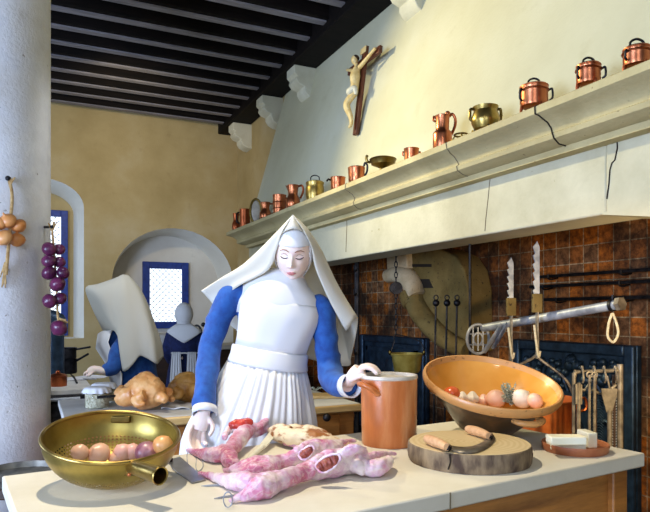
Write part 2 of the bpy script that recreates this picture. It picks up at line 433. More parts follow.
def veilcloth():
    t = NT('starched_veil_linen'); t.set(Roughness=.8); t.b.inputs['Base Color'].default_value = srgb(222, 219, 208)
    tr = t.n('ShaderNodeBsdfTranslucent'); tr.inputs[0].default_value = srgb(236, 230, 214); mx = t.n('ShaderNodeMixShader'); mx.inputs[0].default_value = .3
    o = t.t.nodes['Material Output']; t.l(t.b.outputs[0], mx.inputs[1]); t.l(tr.outputs[0], mx.inputs[2]); t.l(mx.outputs[0], o.inputs[0])
    t.bump(t.noise(220, 2), .05, .0006); return t.m
M['veil'] = veilcloth()
M['blue'].node_tree.nodes['Principled BSDF'].inputs['Sheen Weight'].default_value = .12
M['tray'] = simple('dull_grey_metal', srgb(90, 88, 84), srgb(140, 136, 126), 20, .5, .6)

for k_ in ('joist', 'board', 'soot', 'bricks'):   # dullwood
    M[k_].node_tree.nodes['Principled BSDF'].inputs['Specular IOR Level'].default_value = .12
# ================================================================== THE ROOM
YB = 8.4; XR = 2.6; ZC = 4.02
b = MB(); b.box2((-4, -1.5, -.1), (4.2, 9.2, 0)); solo('floor', b, M['floor'], kind='structure', loc=(0, 0, 0))

def arch_pts(x0, x1, z0, zs, za, n=20):
    """outline of an arched opening, bottom left -> up -> bottom right"""
    cx = (x0+x1)/2; a = (x1-x0)/2
    return [(x0, z0)]+[(cx-a*math.cos(PI*k/n), zs+(za-zs)*math.sin(PI*k/n)) for k in range(n+1)]+[(x1, z0)]
# back wall with two arched openings: vertical strips around each arch
N1 = (-.38, .594, 1.0, 2.64, 2.98)      # tall window recess, partly behind the column
N2 = (.93, 2.54, .0, 1.72, 2.45)        # wide niche
b = MB()
def wall_with(b, openings, xa, xb, ztop, y):
    x = xa
    for (x0, x1, z0, zs, za) in openings:
        b.add([(x, y, 0), (x0, y, 0), (x0, y, ztop), (x, y, ztop)], [(0, 1, 2, 3)])
        ap = arch_pts(x0, x1, z0, zs, za)
        if z0 > 0: b.add([(x0, y, 0), (x1, y, 0), (x1, y, z0), (x0, y, z0)], [(0, 1, 2, 3)])
        for (p, q) in zip(ap[1:-2], ap[2:-1]):
            b.add([(p[0], y, p[1]), (q[0], y, q[1]), (q[0], y, ztop), (p[0], y, ztop)], [(0, 1, 2, 3)])
        x = x1
    b.add([(x, y, 0), (xb, y, 0), (xb, y, ztop), (x, y, ztop)], [(0, 1, 2, 3)])
wall_with(b, [N1, N2], -4, XR+.4, ZC, YB)
wall_back = solo('wall_back', b, M['wall'], kind='structure', loc=(0, YB, 0), angle=20)
def recess(name, op, op2, dep, m, parent):
    """splayed arched recess: rim op on the wall, op2 at the back"""
    b = MB(); a1 = arch_pts(*op); a2 = arch_pts(*op2)
    r1 = [(x, YB, z) for x, z in a1]; r2 = [(x, YB+dep, z) for x, z in a2]
    rb = [(x, YB-.004, z) for x, z in a1]
    b.grid([r1, r2]); b.add([r1[0], r1[-1], r2[-1], r2[0]], [(0, 1, 2, 3)])
    return part(name, b, m, parent, angle=30)
recess('window_recess', N1, (-.30, .50, 1.0, 2.62, 2.90), .5, M['reveal'], wall_back)
b = MB(); ap = arch_pts(-.30, .50, 1.0, 2.62, 2.90); b.add([(x, YB+.5, z) for x, z in ap], [tuple(range(len(ap)))])
part('recess_back', b, M['wall'], wall_back)
recess('niche_reveal', N2, (.98, 2.46, 0, 1.72, 2.40), .5, M['reveal'], wall_back)
b = MB(); ap = arch_pts(.98, 2.46, 0, 1.72, 2.40); b.add([(x, YB+.5, z) for x, z in ap], [tuple(range(len(ap)))])
part('niche_back', b, M['niche'], wall_back)
# raised pale rim of the niche arch
def window(name, x0, x1, z0, z1, y, fw, rows, label):
    root = thing(name, None, None, ((x0+x1)/2, y, z0), kind='structure')
    f = MB()
    for c, s in ((((x0+fw/2), y, (z0+z1)/2), (fw, .06, z1-z0)), (((x1-fw/2), y, (z0+z1)/2), (fw, .06, z1-z0)), (((x0+x1)/2, y, z0+fw/2), (x1-x0-2*fw, .055, fw)), (((x0+x1)/2, y, z1-fw/2), (x1-x0-2*fw, .055, fw))):
        f.box(c, s)
    part('window_frame', f, M['shutter'], root, bevel=.006)
    g = MB(); g.box(((x0+x1)/2, y+.012, (z0+z1)/2), (x1-x0-2*fw+.01, .006, z1-z0-2*fw+.01)); part('pane', g, M['daylight'], root)
    l = MB(); gx0, gx1, gz0, gz1 = x0+fw, x1-fw, z0+fw, z1-fw; w = gx1-gx0; hh = gz1-gz0; st = .085
    k = -hh
    def clip(xa, za, xb, zb):
        # clip a 45 degree line to the pane
        out = []
        for t in [i/60 for i in range(61)]:
            x = xa+(xb-xa)*t; z = za+(zb-za)*t
            if gx0 <= x <= gx1 and gz0 <= z <= gz1: out.append((x, y+.004, z))
        return (out[0], out[-1]) if len(out) > 2 else None
    while k < w:
        for sg in (1, -1):
            a = clip(gx0+k, gz0 if sg > 0 else gz1, gx0+k+hh, gz1 if sg > 0 else gz0)
            if a: l.tube(a, .0042, 5)
        k += st
    part('lattice', l, M['lead'], root)
    return root
window('window_1', 1.385, 2.02, 1.10, 2.03, YB+.47, .095, 8, None)
window('window_2', -.22, .43, 1.02, 2.66, YB+.47, .085, 14, None)

# right wall: full height beyond the chimney, above the chimney elsewhere
b = MB(); b.box2((XR, 6.7, 0), (XR+.9, YB+.02, ZC)); b.box2((XR, -1.5, 2.3), (XR+.9, 6.7, ZC)); b.box2((XR, -1.5, 0), (XR+.9, .75, 2.3))
wall_right = solo('wall_right', b, M['wall'], kind='structure', loc=(XR, 3, 0))
def corbel(Y, wd=.21):
    b = MB(); pr = [(XR+.02, 3.78), (XR-.25, 3.78), (XR-.25, 3.70), (XR-.22, 3.675), (XR-.23, 3.64), (XR-.20, 3.60), (XR-.14, 3.58), (XR-.14, 3.545), (XR-.11, 3.50), (XR-.05, 3.47), (XR+.02, 3.46)]
    b.prism([(x, Y-wd/2, z) for x, z in pr], (0, wd, 0)); part('corbel', b, M['corbel'], wall_right, bevel=.006)
for px, py in ((402, 12), (297, 90), (265, 122), (236, 146)):
    p = onX(px, py, XR-.18); corbel(min(p.y, YB-.15))

# ceiling
b = MB(); b.box2((-4, 1.2, ZC), (XR+.9, YB+.02, ZC+.08)); ceiling = solo('ceiling', b, M['board'], kind='structure', loc=(0, 5, ZC))
b = MB(); b.box2((XR-.28, 1.2, 3.78), (XR-.005, YB, 3.97)); part('wall_beam', b, M['joist'], ceiling, bevel=.012)
y = 8.12; ys = []
while y > 1.4: ys.append(y); y -= .355
for y in ys:
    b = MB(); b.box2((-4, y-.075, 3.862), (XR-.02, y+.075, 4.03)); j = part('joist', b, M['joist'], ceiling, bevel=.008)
    b = MB(); b.box2((-4, y-.036, 3.848), (XR-.285, y+.036, 3.8625)); part('joist_glint_strip', b, M['joist_glint'], j)  # added strip carrying the painted window glint under the joist

# stone column at the left
cp = W(325, 312, 3.45)+Rv*(-1.895)
col = thing('stone_column', 'thick pale stone column at the left edge, hung with strings of onions', 'column', (cp.x, cp.y, 0), kind='structure')
b = MB(); r = .345; pr = [(0, 0), (.375, 0), (.375, .34), (.37, .38), (.36, .40), (r+.005, .44), (r, .47)]+[(r, .47+.1*k) for k in range(1, 36)]+[(0, 4.0)]
b.lathe(pr, 48, Mat((cp.x, cp.y, 0)), noisy=.004); part('shaft', b, M['column'], col, angle=30)

# ================================================================== FIREPLACE
fp = thing('fireplace', 'monumental stone fireplace with long moulded mantel shelf and sloping plaster hood', 'fireplace', (2.6, 3.7, 0), kind='structure')
XH = 2.2; ZM = 2.22; YL = 6.72; YN = .70
def hoodX(z): return XH+(z-ZM)*.4/1.6
b = MB()  # hood: sloping front and the sloping left return
zt = 3.80
A0, A1 = (XH, YL, ZM), (XR+.01, YL, ZM); B0, B1 = (hoodX(zt), 6.55, zt), (XR+.01, 6.55, zt); C0, C1 = (XH, -1.4, ZM), (hoodX(zt), -1.4, zt)
b.add([A0, A1, B1, B0], [(0, 1, 2, 3)]); b.add([A0, B0, C1, C0], [(0, 1, 2, 3)])
part('hood', b, M['hood'], fp, angle=20)
# mantel shelf: moulded section swept along Y, with a return at its left end
pr = [(x, z+.02) for x, z in [(XH+.02, 2.20), (1.97, 2.20), (1.965, 2.195), (1.965, 2.165), (1.978, 2.158), (2.0, 2.15), (2.03, 2.135), (2.055, 2.112), (2.062, 2.095), (2.052, 2.088), (2.06, 2.068), (2.10, 2.052), (2.135, 2.045), (2.135, 2.015), (XH+.02, 2.015)]]
b = MB(); rows = []
ins = lambda x: XH-x
for k in range(61):
    Y = YL-.17-k*(YL+1.2)/60; rows.append([(x, Y+(ins(x)-.02 if k == 0 else 0), z) for x, z in pr])
rows.insert(0, [(XR+.02, YL-.17+ins(x)-.02, z) for x, z in pr])
b.grid(rows); b.add(rows[0], [tuple(range(len(pr)))])
part('mantel_shelf', b, M['mantel'], fp, angle=30)
# lintel
ZL = 1.745
YK = onX(606, 212, XH).y
b = MB(); b.box2((XH, YK, ZL), (XH+.26, YL-.04, 2.06)); b.box2((XH, -1.4, ZL-.0), (XH+.26, YK, 2.06))
part('lintel', b, M['lintel'], fp, bevel=.008)
b = MB(); b.prism([(XH-.002, YK+.02, ZL), (XH-.002, YK-.5, ZL-.09), (XH-.002, -1.4, ZL-.35), (XH-.002, -1.4, ZL+.02), (XH-.002, YK+.02, ZL+.01)], (.258, 0, 0)); part('lintel_haunch', b, M['lintel'], fp)
def crackline(pts, r, m, name):
    b = MB(); b.tube(pts, r, 5); part(name, b, M[m], fp)
# joints and cracks (thin recessed lines lying in the stone faces)
def jl(pxs, X): return [onX(a, c, X) for a, c in pxs]
crackline(jl([(618, 120), (617, 134), (617.5, 148), (615, 160), (612, 163), (610, 170), (609, 184), (607, 199)], XH), .0035, 'crack', 'lintel_crack')
crackline(jl([(493, 163), (490, 180), (488, 200), (486, 218), (485, 231)], XH), .0028, 'joint', 'lintel_joint')
crackline(jl([(346, 203), (347, 225), (346, 252)], XH), .004, 'joint', 'lintel_joint')
def profcrack(pa, pb, r, m, name, seed):
    ya = onX(*pa, 1.965).y; yb = onX(*pb, 2.06).y; q = pr[1:13]; rr = random.Random(seed); L = [0]
    for (x0, z0), (x1, z1) in zip(q, q[1:]): L.append(L[-1]+math.hypot(x1-x0, z1-z0))
    crackline([(x-.001, ya+(yb-ya)*l/L[-1]+rr.uniform(-.008, .008), z) for (x, z), l in zip(q, L)], r, m, name)
profcrack((536, 108), (553, 138), .0045, 'crack', 'mantel_crack', 1)
profcrack((447, 152), (456, 168), .003, 'joint', 'mantel_joint', 2)
profcrack((346, 196), (352, 212), .003, 'joint', 'mantel_joint', 3)
# jambs and the recess
b = MB(); b.box2((XH+.02, 6.25, 0), (XR+.1, YL-.05, ZL)); part('jamb', b, M['lintel'], fp, bevel=.01)
b = MB(); b.box2((XH+.02, .55, 0), (XR+.1, .95, ZL-.2)); part('jamb', b, M['lintel'], fp, bevel=.01)
XF = 3.3
b = MB(); b.box2((XF, .6, 0), (XF+.1, 6.7, 2.9)); b.box2((XR+.1, 6.55, 0), (XF, 6.68, 2.9)); b.box2((XR+.1, .62, 0), (XF, .75, 2.9)); part('hearth_wall', b, M['bricks'], fp)
b = MB(); b.box2((XH+.24, .62, 2.86), (XF+.1, 6.68, 2.95)); b.box2((XH+.26, .62, 2.03), (XH+.33, 6.68, 2.9)); part('smoke_chamber', b, M['soot'], fp)
b = MB(); b.box2((XH-.25, .9, 0), (XF, 6.5, .10)); part('hearth_slab', b, M['soot'], fp, bevel=.01)

# stone bracket on the back of the hearth
def bk(px, py, x=XF-.24): return onX(px, py, x)
root = thing('stone_bracket', 'ochre carved stone bracket with horn-shaped moulding inside the hearth', 'bracket', bk(430, 350, XF-.1)*1.0, kind=None)
b = MB(); out = [(398, 249), (440, 249), (455, 256), (464, 270), (468, 290), (469, 352), (446, 352), (430, 335), (412, 316), (404, 300), (404, 270)]
pl = [bk(*q) for q in out]; b.prism(pl, (.24, 0, 0)); part('block', b, M['bracket'], root, bevel=.012)
b = MB(); q = [bk(386, 254, XF-.30), bk(406, 250, XF-.30), bk(407, 268, XF-.30), bk(387, 272, XF-.30)]; b.prism(q, (.28, 0, 0)); part('cap_block', b, M['bracket_pale'], root, bevel=.012)
b = MB(); hp = [(388, 276, 7), (398, 274, 8.5), (408, 278, 10), (414, 288, 10.5), (417, 297, 10)]
b.ctube([tuple(bk(x, y, XF-.27))+(r*5.6/FP,) for x, y, r in hp], 5, 14); part('elbow', b, M['bracket_pale'], root)
b = MB(); hp = [(411, 293, 12), (412, 296, 12.6), (414, 301, 12.6), (415, 304, 11.5)]
b.ctube([tuple(bk(x, y, XF-.27))+(r*5.5/FP,) for x, y, r in hp], 4, 14); part('collar', b, M['bracket'], root)
b = MB(); hp = [(415, 302, 11), (420, 312, 11), (429, 324, 10.5), (441, 336, 9.5), (455, 345, 8.5), (468, 351, 8)]
b.ctube([tuple(bk(x, y, XF-.27))+(r*5.3/FP,) for x, y, r in hp], 5, 14); part('horn', b, M['bracket'], root)
b = MB(); q = [bk(419, 279, XF-.243), bk(429, 279, XF-.243), bk(433, 288, XF-.243), bk(423, 288, XF-.243)]; b.prism(q, (.006, 0, 0)); part('socket', b, M['crack'], root)
b = MB(); q = [bk(407, 264, XF-.245), bk(431, 264, XF-.245), bk(431, 267, XF-.245), bk(407, 267, XF-.245)]; b.prism(q, (.01, 0, 0)); part('groove', b, M['crack'], root)

# cast iron firebacks leaning on the hearth wall
def fireback(px0, px1, py0, label, relief):
    X = XF-.06; a = onX(px0, py0, X); c = onX(px1, py0, X); ya, yc = a.y, c.y; zt = (a.z+c.z)/2; zb = .10
    root = thing('fireback', label, 'fireback', (XF-.04, (ya+yc)/2, zb), 'cast-iron plates at the back of the hearth')
    b = MB(); b.box2((XF-.05, yc, zb), (XF-.008, ya, zt)); part('plate', b, M['iron_cast'], root, bevel=.006)
    fw = .07; b = MB()
    for (y0, y1, z0, z1) in ((yc, yc+fw, zb, zt), (ya-fw, ya, zb, zt), (yc+fw, ya-fw, zt-fw, zt)):
        b.box2((XF-.085, y0, z0), (XF-.052, y1, z1))
    part('border', b, M['iron_cast'], root, bevel=.012)
    b = MB()
    if relief:
        rr = random.Random(4)
        for i in range(58):
            yy = yc+fw+.05+rr.random()*(ya-yc-2*fw-.1); zz = zt-fw-.03-rr.random()*.22; s = .02+rr.random()*.024
            b.sphere((XF-.055, yy, zz), (.028, s, s), seg=10, rings=6)
        for i in range(9):
            yy = yc+fw+.08+i*(ya-yc-2*fw-.16)/8
            b.tube(cr([(XF-.06, yy, zt-fw-.26), (XF-.062, yy+.04, zt-fw-.16), (XF-.06, yy-.02, zt-fw-.05)], 5), .01, 6)
        b.box2((XF-.075, yc+fw, zt-fw-.33), (XF-.052, ya-fw, zt-fw-.29))
        for i in range(4):
            yy = yc+fw+.14+i*.3
            b.tube([(XF-.06, yy+.11*math.cos(t/12*2*PI), zt-.62+.14*math.sin(t/12*2*PI)) for t in range(12)], .016, 8, closed=True)
    else:
        b.box2((XF-.075, yc+fw+.06, zt-fw-.09), (XF-.052, ya-fw-.06, zt-fw-.05)); b.box2((XF-.075, yc+fw+.06, .3), (XF-.052, yc+fw+.1, zt-fw-.05)); b.box2((XF-.075, ya-fw-.1, .3), (XF-.052, ya-fw-.06, zt-fw-.05))
        b.sphere((XF-.055, (ya+yc)/2, zt-.35), (.03, .12, .14), seg=12, rings=8)
    part('relief', b, M['iron_cast'], root)
fireback(514, 636, 342, 'wide blue-black cast-iron fireback embossed with leaves and fruit, behind the fire tools', True)
fireback(361, 425, 336, 'plain framed blue-black cast-iron fireback at the far left end of the hearth', False)
# ================================================================== IRONWORK IN THE HEARTH
def flatbar(b, p, q, w, t):
    p = Vector(p); q = Vector(q); z = (q-p).normalized(); x = z.cross(Fv).normalized(); y = z.cross(x)
    b.box((0, 0, 0), (w, t, (q-p).length), basis((p+q)/2, x, y, z))
# crane
a = W(483, 328, 3.75); e = W(620, 304, 2.95); m = W(503, 324, 3.6)
root = thing('fireplace_crane', 'grey iron swing-arm crane stretching across the hearth, with an oval scroll at its foot', 'crane', (a.x, a.y, .10))
b = MB(); b.tube(cr([a, W(550, 316.5, 3.33), e], 8), .024, 14); part('arm', b, M['steel'], root)
b = MB(); dd = (e-a).normalized(); b.tube([e-dd*.012, e+dd*.012], .034, 6); part('end_nut', b, M['steel_rust'], root)
b = MB(); b.tube([e-dd*.05, e-dd*.035], .03, 16); b.tube([e-dd*.04, e-dd*.04+Vector((0, 0, .05))], .006, 8); part('collar', b, M['iron'], root)
b = MB(); b.tube([W(484, 352, 3.75), m], .017, 8, flat=.7); b.tube([W(493, 348, 3.72), W(508, 323, 3.56)], .014, 8, flat=.7); part('brace', b, M['steel'], root)
b = MB(); ov = W(478, 339, 3.74); b.tube([ov+Rv*(.066*math.cos(t/24*2*PI))+Uv*(.088*math.sin(t/24*2*PI)) for t in range(24)], .009, 8, closed=True)
for s in (-.03, 0, .03): b.tube([ov+Rv*s+Uv*.07, ov+Rv*s-Uv*.07], .005, 6)
for s in (-.035, .03): b.tube([ov+Rv*-.05+Uv*s, ov+Rv*.05+Uv*s], .005, 6)
b.tube([ov+Rv*(.028*math.cos(t/14*2*PI))+Uv*(.036*math.sin(t/14*2*PI)) for t in range(14)], .006, 6, closed=True)
part('scroll', b, M['steel'], root)
b = MB(); c0 = W(470, 330, 3.8); b.tube([(c0.x, c0.y, .10), (c0.x, c0.y, W(470, 240, 3.8).z)], .009, 10); part('post', b, M['iron'], root)
b = MB(); b.tube([c0, a], .02, 10); part('hinge', b, M['iron'], root)
# rope loop hanging from its end
b = MB(); l0 = e+Vector((0, 0, -.036))-dd*.04
lp = [(0, 0), (.022, -.06), (.026, -.105), (.004, -.14), (-.022, -.115), (-.02, -.06), (-.004, -.004)]
b.tube(cr([l0+Rv*x+Uv*z for x, z in lp], 6), .006, 8); solo('rope_loop', b, M['rope'], 'pale rope loop hanging from the end nut of the iron crane', 'rope')

# trammel hooks hung over the crane
def trammel(px, ptop, pbar, pbot, d, label):
    root = thing('trammel_hook', label, 'hook', W(px, pbot, d), 'saw-toothed hangers on the crane')
    o = W(px, pbar, d); k = d/FP
    b = MB(); ps = [(-.012, (pbar-12-ptop)*k*0+.06)]
    top = (pbar-ptop)*k
    poly = [(-.014, .05)]
    n = 7; st = (top-.09)/n
    poly = [(.012, .05), (.012, top-.03), (.003, top-.01), (0, top), (-.006, top-.012)]
    for i in range(n): z = top-.03-i*st; poly += [(-.022, z), (-.010, z-st*.8)]
    poly += [(-.012, .05)]
    b.prism([o+Rv*x+Uv*z-Fv*.045 for x, z in poly], Fv*.012); part('saw_bar', b, M['steel'], root)
    b = MB(); b.box((0, 0, 0), (.05, .03, .10), basis(o+Uv*.085-Fv*.04, Rv, Fv, Uv)); part('slide', b, M['bracket'], root, bevel=.004)
    b = MB(); bot = (pbar-pbot)*k
    b.tube(cr([o+Uv*.05-Fv*.045, o-Fv*.04+Uv*-.05, o-Fv*.03+Uv*bot*.7+Rv*.006, o-Fv*.03+Uv*bot], 6), .011, 8, flat=.6); part('lower_bar', b, M['steel_rust'], root)
    b = MB(); b.tube(cr([o-Fv*.055+Rv*-.02+Uv*-.03, o-Fv*.055+Rv*-.012+Uv*-.1, o-Fv*.05+Rv*.004+Uv*-.2, o-Fv*.05+Rv*.014+Uv*-.17], 6), .006, 6); part('catch', b, M['rope'], root)
    return root
trammel(509, 258, 322, 372, 3.52, 'shorter left saw-toothed iron trammel hook hanging over the crane')
trammel(534.5, 242, 319, 358, 3.36, 'taller right saw-toothed iron trammel hook carrying the copper cauldron')

# copper cauldron hung on the right trammel
cd = 3.30; cc = W(536, 398, cd); k = cd/FP; R_ = 39*k
root = thing('copper_cauldron', 'big orange copper cauldron hanging behind the earthenware basin', 'cauldron', cc-Uv*.34)
b = MB(); pr = [(0, -.32), (R_*.6, -.315), (R_*.86, -.28), (R_*.96, -.2), (R_*.97, -.05), (R_*1.0, -.01), (R_*1.03, 0), (R_*1.0, .004), (R_*.95, -.03), (R_*.93, -.2), (R_*.8, -.27), (0, -.3)]
b.lathe(pr, 40, Mat(cc)); part('body', b, M['copper_pot'], root)
b = MB(); hk = W(534.5, 358, 3.36)-Fv*.03
b.tube(cr([cc+Rv*(-R_*1.0)+Uv*.0, cc+Rv*(-R_*.75)+Uv*.13, hk+Rv*-.03+Uv*-.005, hk+Uv*.012, hk+Rv*.03+Uv*-.012, cc+Rv*(R_*.75)+Uv*.1, cc+Rv*R_*1.0], 8), .0075, 8); part('bail_handle', b, M['steel_rust'], root)
b = MB(); b.tube(cr([cc+Rv*R_+Uv*-.02, cc+Rv*(R_+.05)+Uv*-.0, cc+Rv*(R_+.055)+Uv*-.06, cc+Rv*R_+Uv*-.07], 6), .008, 8); part('ear', b, M['copper_dark'], root)

# chain with pulley and brass kettle at the left
pd = 5.0
kc = W(407, 354, pd); k = pd/FP; r = 16*k
ct = W(393, 236, pd)
chx = W(404, 300, pd)
b = MB(); z = kc.z+.15; i = 0; zt = 2.02; ch = W(396, 330, pd); ch.z = 0
while z < zt:
    M_ = []; sg = Rv if i % 2 else Fv
    b.tube([Vector((ch.x, ch.y, z+.022))+sg*(.011*math.cos(t/10*2*PI))+Uv*(.026*math.sin(t/10*2*PI)) for t in range(10)], .0045, 6, closed=True); z += .042; i += 1
rc = thing('hearth_chain', 'black iron chain and pulley hanging beside the stone bracket', 'chain', (ch.x, ch.y, kc.z+.15))
# chain passes the pixel column of the bracket's left edge
part('links', b, M['iron'], rc)
b = MB(); pu = Vector((ch.x, ch.y, W(394, 288, pd).z)); b.tube([pu-Fv*.03, pu+Fv*.03], .05, 18); b.tube([pu-Fv*.04, pu+Fv*.04], .018, 10); part('pulley', b, M['iron'], rc)
root = thing('brass_kettle', 'small open brass kettle hanging on a chain in front of the left fireback', 'kettle', kc-Uv*.16)
b = MB(); pr = [(0, -.155), (r*.7, -.15), (r*.82, -.13), (r*.95, -.02), (r*1.05, 0), (r*1.02, .006), (r*.92, -.02), (r*.78, -.12), (0, -.14)]; b.lathe(pr, 28, Mat(kc)); part('body', b, M['kettle'], root)
b = MB(); b.tube(cr([kc-Rv*r*1.05, kc-Rv*r*.8+Uv*.1, Vector((ch.x, ch.y, kc.z+.155)), kc+Rv*r*.8+Uv*.1, kc+Rv*r*1.05], 6), .005, 6); part('bail_handle', b, M['iron'], root)
for s in (-1, 1):
    b = MB(); b.sphere(kc+Rv*r*1.06*s+Uv*.012, (.014, .014, .02), seg=10, rings=6); part('ear', b, M['brass_dark'], root)

# three ring-topped spits leaning on the bracket
for px, lab in ((436, 'left'), (447, 'middle'), (457, 'right')):
    d_ = 4.62; t_ = W(px, 303, d_); bo = Vector((t_.x+.05, t_.y-.02, .10)) ; bo = Vector((t_.x-.03, t_.y, .10))
    root = thing('roasting_spit', lab+' one of the three black iron spits with ball tops below the stone bracket', 'spit', bo, 'ball-topped spits')
    b = MB(); b.tube([bo, t_], .0075, 8); part('rod', b, M['iron'], root)
    b = MB(); b.sphere(t_, .026, seg=12, rings=8); part('ball', b, M['iron'], root)
    b = MB(); b.tube([t_+Uv*.04+Rv*(.016*math.cos(t/12*2*PI))+Uv*(.018*math.sin(t/12*2*PI)) for t in range(12)], .0045, 6, closed=True); part('ring', b, M['iron'], root)
# tall iron post at the left of the opening
p0 = W(357, 300, 5.3); b = MB(); b.tube([(p0.x, p0.y, .10), (p0.x, p0.y, 1.86)], .022, 8)
root = thing('iron_standard', 'tall black iron standard just right of the front nun veil', 'standard', (p0.x, p0.y, .10)); part('post', b, M['iron'], root)
for z in (.5, .75, 1.0, 1.25, 1.5, 1.7):
    b = MB(); b.tube(cr([(p0.x, p0.y, z), (p0.x-.04, p0.y-.04, z-.03), (p0.x-.06, p0.y-.06, z+.02)], 4), .007, 6); part('hook', b, M['iron'], root)
b = MB(); b.box((p0.x, p0.y, .115), (.24, .24, .03)); part('base', b, M['iron'], root)
# horizontal spits racked on the hearth wall
def rackbar(pa, pb, lab):
    a = onX(*pa, XF-.07); e = onX(*pb, XF-.07); z = (a.z+e.z)/2
    root = thing('racked_spit', lab, 'spit', (XF-.07, (a.y+e.y)/2, z), 'long spits racked on the hearth wall')
    b = MB(); b.tube([(XF-.07, a.y, z), (XF-.07, e.y-.4, z)], .011, 8); part('rod', b, M['iron'], root)
    for f in (.15, .8):
        yy = a.y+(e.y-a.y)*f; b = MB(); b.tube(cr([(XF+.005, yy, z-.01), (XF-.06, yy, z-.022), (XF-.09, yy, z-.016), (XF-.092, yy, z+.012)], 4), .006, 6); part('hook', b, M['iron'], root)
rackbar((536, 280), (650, 266), 'uppermost of three black spits racked on the hearth wall')
rackbar((530, 288), (650, 280), 'middle one of three black spits racked on the hearth wall')
rackbar((545, 299), (650, 298), 'lowest of three black spits racked on the hearth wall')

# fire-tool stand
td = 2.75; 
def TP(px, py, d=td): return W(px, py, d)
def gz(p, z=.0): return Vector((p.x, p.y, z))
pL = TP(574, 373); pR = TP(620, 371); 
root = thing('fire_tool_stand', 'tan iron stand hung with fire tools behind the right end of the front table', 'tool stand', gz((pL+pR)/2, .10))
for p, rr in ((pL, .0085), (pR, .013)):
    b = MB(); q = p+Uv*.0 if rr < .01 else p+Uv*.03; b.tube([gz(p, .10), q], rr, 10); part('post', b, M['steel_rust'], root)
b = MB(); b.tube(cr([pL+Uv*-.02, pL+Uv*.005+Rv*.008, pL+Rv*.02+Uv*.005, pR+Uv*.003], 6), .0085, 10); part('top_rail', b, M['steel_rust'], root)
for px in (581, 593, 603, 614):
    b = MB(); o = TP(px, 372); b.tube(cr([o+Uv*.015, o+Uv*.025-Fv*.012, o-Fv*.022, o-Fv*.028+Uv*-.03, o-Fv*.018+Uv*-.045], 5), .0045, 6); part('rail_hook', b, M['steel_rust'], root)
for (x0, y0, x1, y1) in ((577, 386, 592, 380), (592, 390, 616, 385)):
    b = MB(); b.tube(cr([TP(x0, y0), TP((x0+x1)/2, y0+4), TP(x1, y1)], 6), .006, 8); part('curled_arm', b, M['steel_rust'], root)
b = MB(); b.box((0, 0, 0), (.24, .03, .025), basis(gz((pL+pR)/2, .115), Rv, Fv, Uv)); part('cross_bar', b, M['steel_rust'], root)
grp = 'fire tools on the iron stand'
def rodtool(name, px, pt, zb, r, lab, cat, extra=None, off=.03):
    o = TP(px, pt)-Fv*off; root = thing(name, lab, cat, gz(o, zb), grp); b = MB(); b.tube([gz(o, zb), o], r, 8)
    part('shaft', b, M['steel_rust'], root); return root, o
r_, o = rodtool('skewer', 586.5, 374, .3, .006, 'left of two thin skewers beside the fire brush on the tool stand', 'skewer')
b = MB(); b.tube([o+Uv*.0+Rv*(.012*math.cos(t/12*2*PI))+Uv*(.012*math.sin(t/12*2*PI)) for t in range(12)], .004, 6, closed=True); part('eye', b, M['steel_rust'], r_)
r_, o = rodtool('skewer', 591.5, 374, .3, .006, 'right of two thin skewers, its shaft twisted, on the tool stand', 'skewer')
b = MB(); b.tube([o+Rv*(.012*math.cos(t/12*2*PI))+Uv*(.012*math.sin(t/12*2*PI)) for t in range(12)], .004, 6, closed=True); part('eye', b, M['steel_rust'], r_)
r_, o = rodtool('fire_poker', 576, 382, .3, .008, 'flat-ended poker at the left post of the tool stand', 'poker')
b = MB(); b.box((0, 0, 0), (.03, .006, .09), basis(o-Uv*.05, Rv, Fv, Uv)); part('blade', b, M['steel_rust'], r_, bevel=.002)
o = TP(606, 400)-Fv*.035; root = thing('fire_shovel', 'pale iron fire shovel hung blade-up in the middle of the tool stand', 'shovel', gz(o, .3), grp)
b = MB(); b.tube([gz(o, .3), o-Uv*.04], .010, 10); part('shaft', b, M['steel_rust'], root)
b = MB(); pg = [(-.036, .055), (.036, .055), (.032, .02), (.013, -.05), (-.013, -.05), (-.032, .02)]; b.prism([o+Rv*x+Uv*z for x, z in pg], Fv*.006); b.tube([o+Uv*.055, TP(604, 375)-Fv*.03], .005, 6); part('blade', b, M['steel_rust'], root, bevel=.002)
# dark brushes
for px, lab in ((596, 'dark bristle fire brush hanging left of the pale shovel'), (615, 'curved dark bristle fire brush hanging right of the pale shovel')):
    o = TP(px, 392)+Fv*.01; root = thing('fire_brush', lab, 'brush', gz(o, .62), grp)
    b = MB(); b.tube([o+Uv*.075, o-Uv*.42], .008, 8); part('handle', b, M['darkwood'], root)
    b = MB()
    for i in range(30):
        z = -.02-i*.012
        for s in (-1, 1): b.tube(cr([o+Uv*z, o+Uv*(z+.006)+Rv*.016*s-Fv*.008, o+Uv*(z-.008)+Rv*.03*s-Fv*.014], 3), .0032, 4)
    br = part('bristles', b, M['iron_cast'] if px < 600 else M['steel'], root)
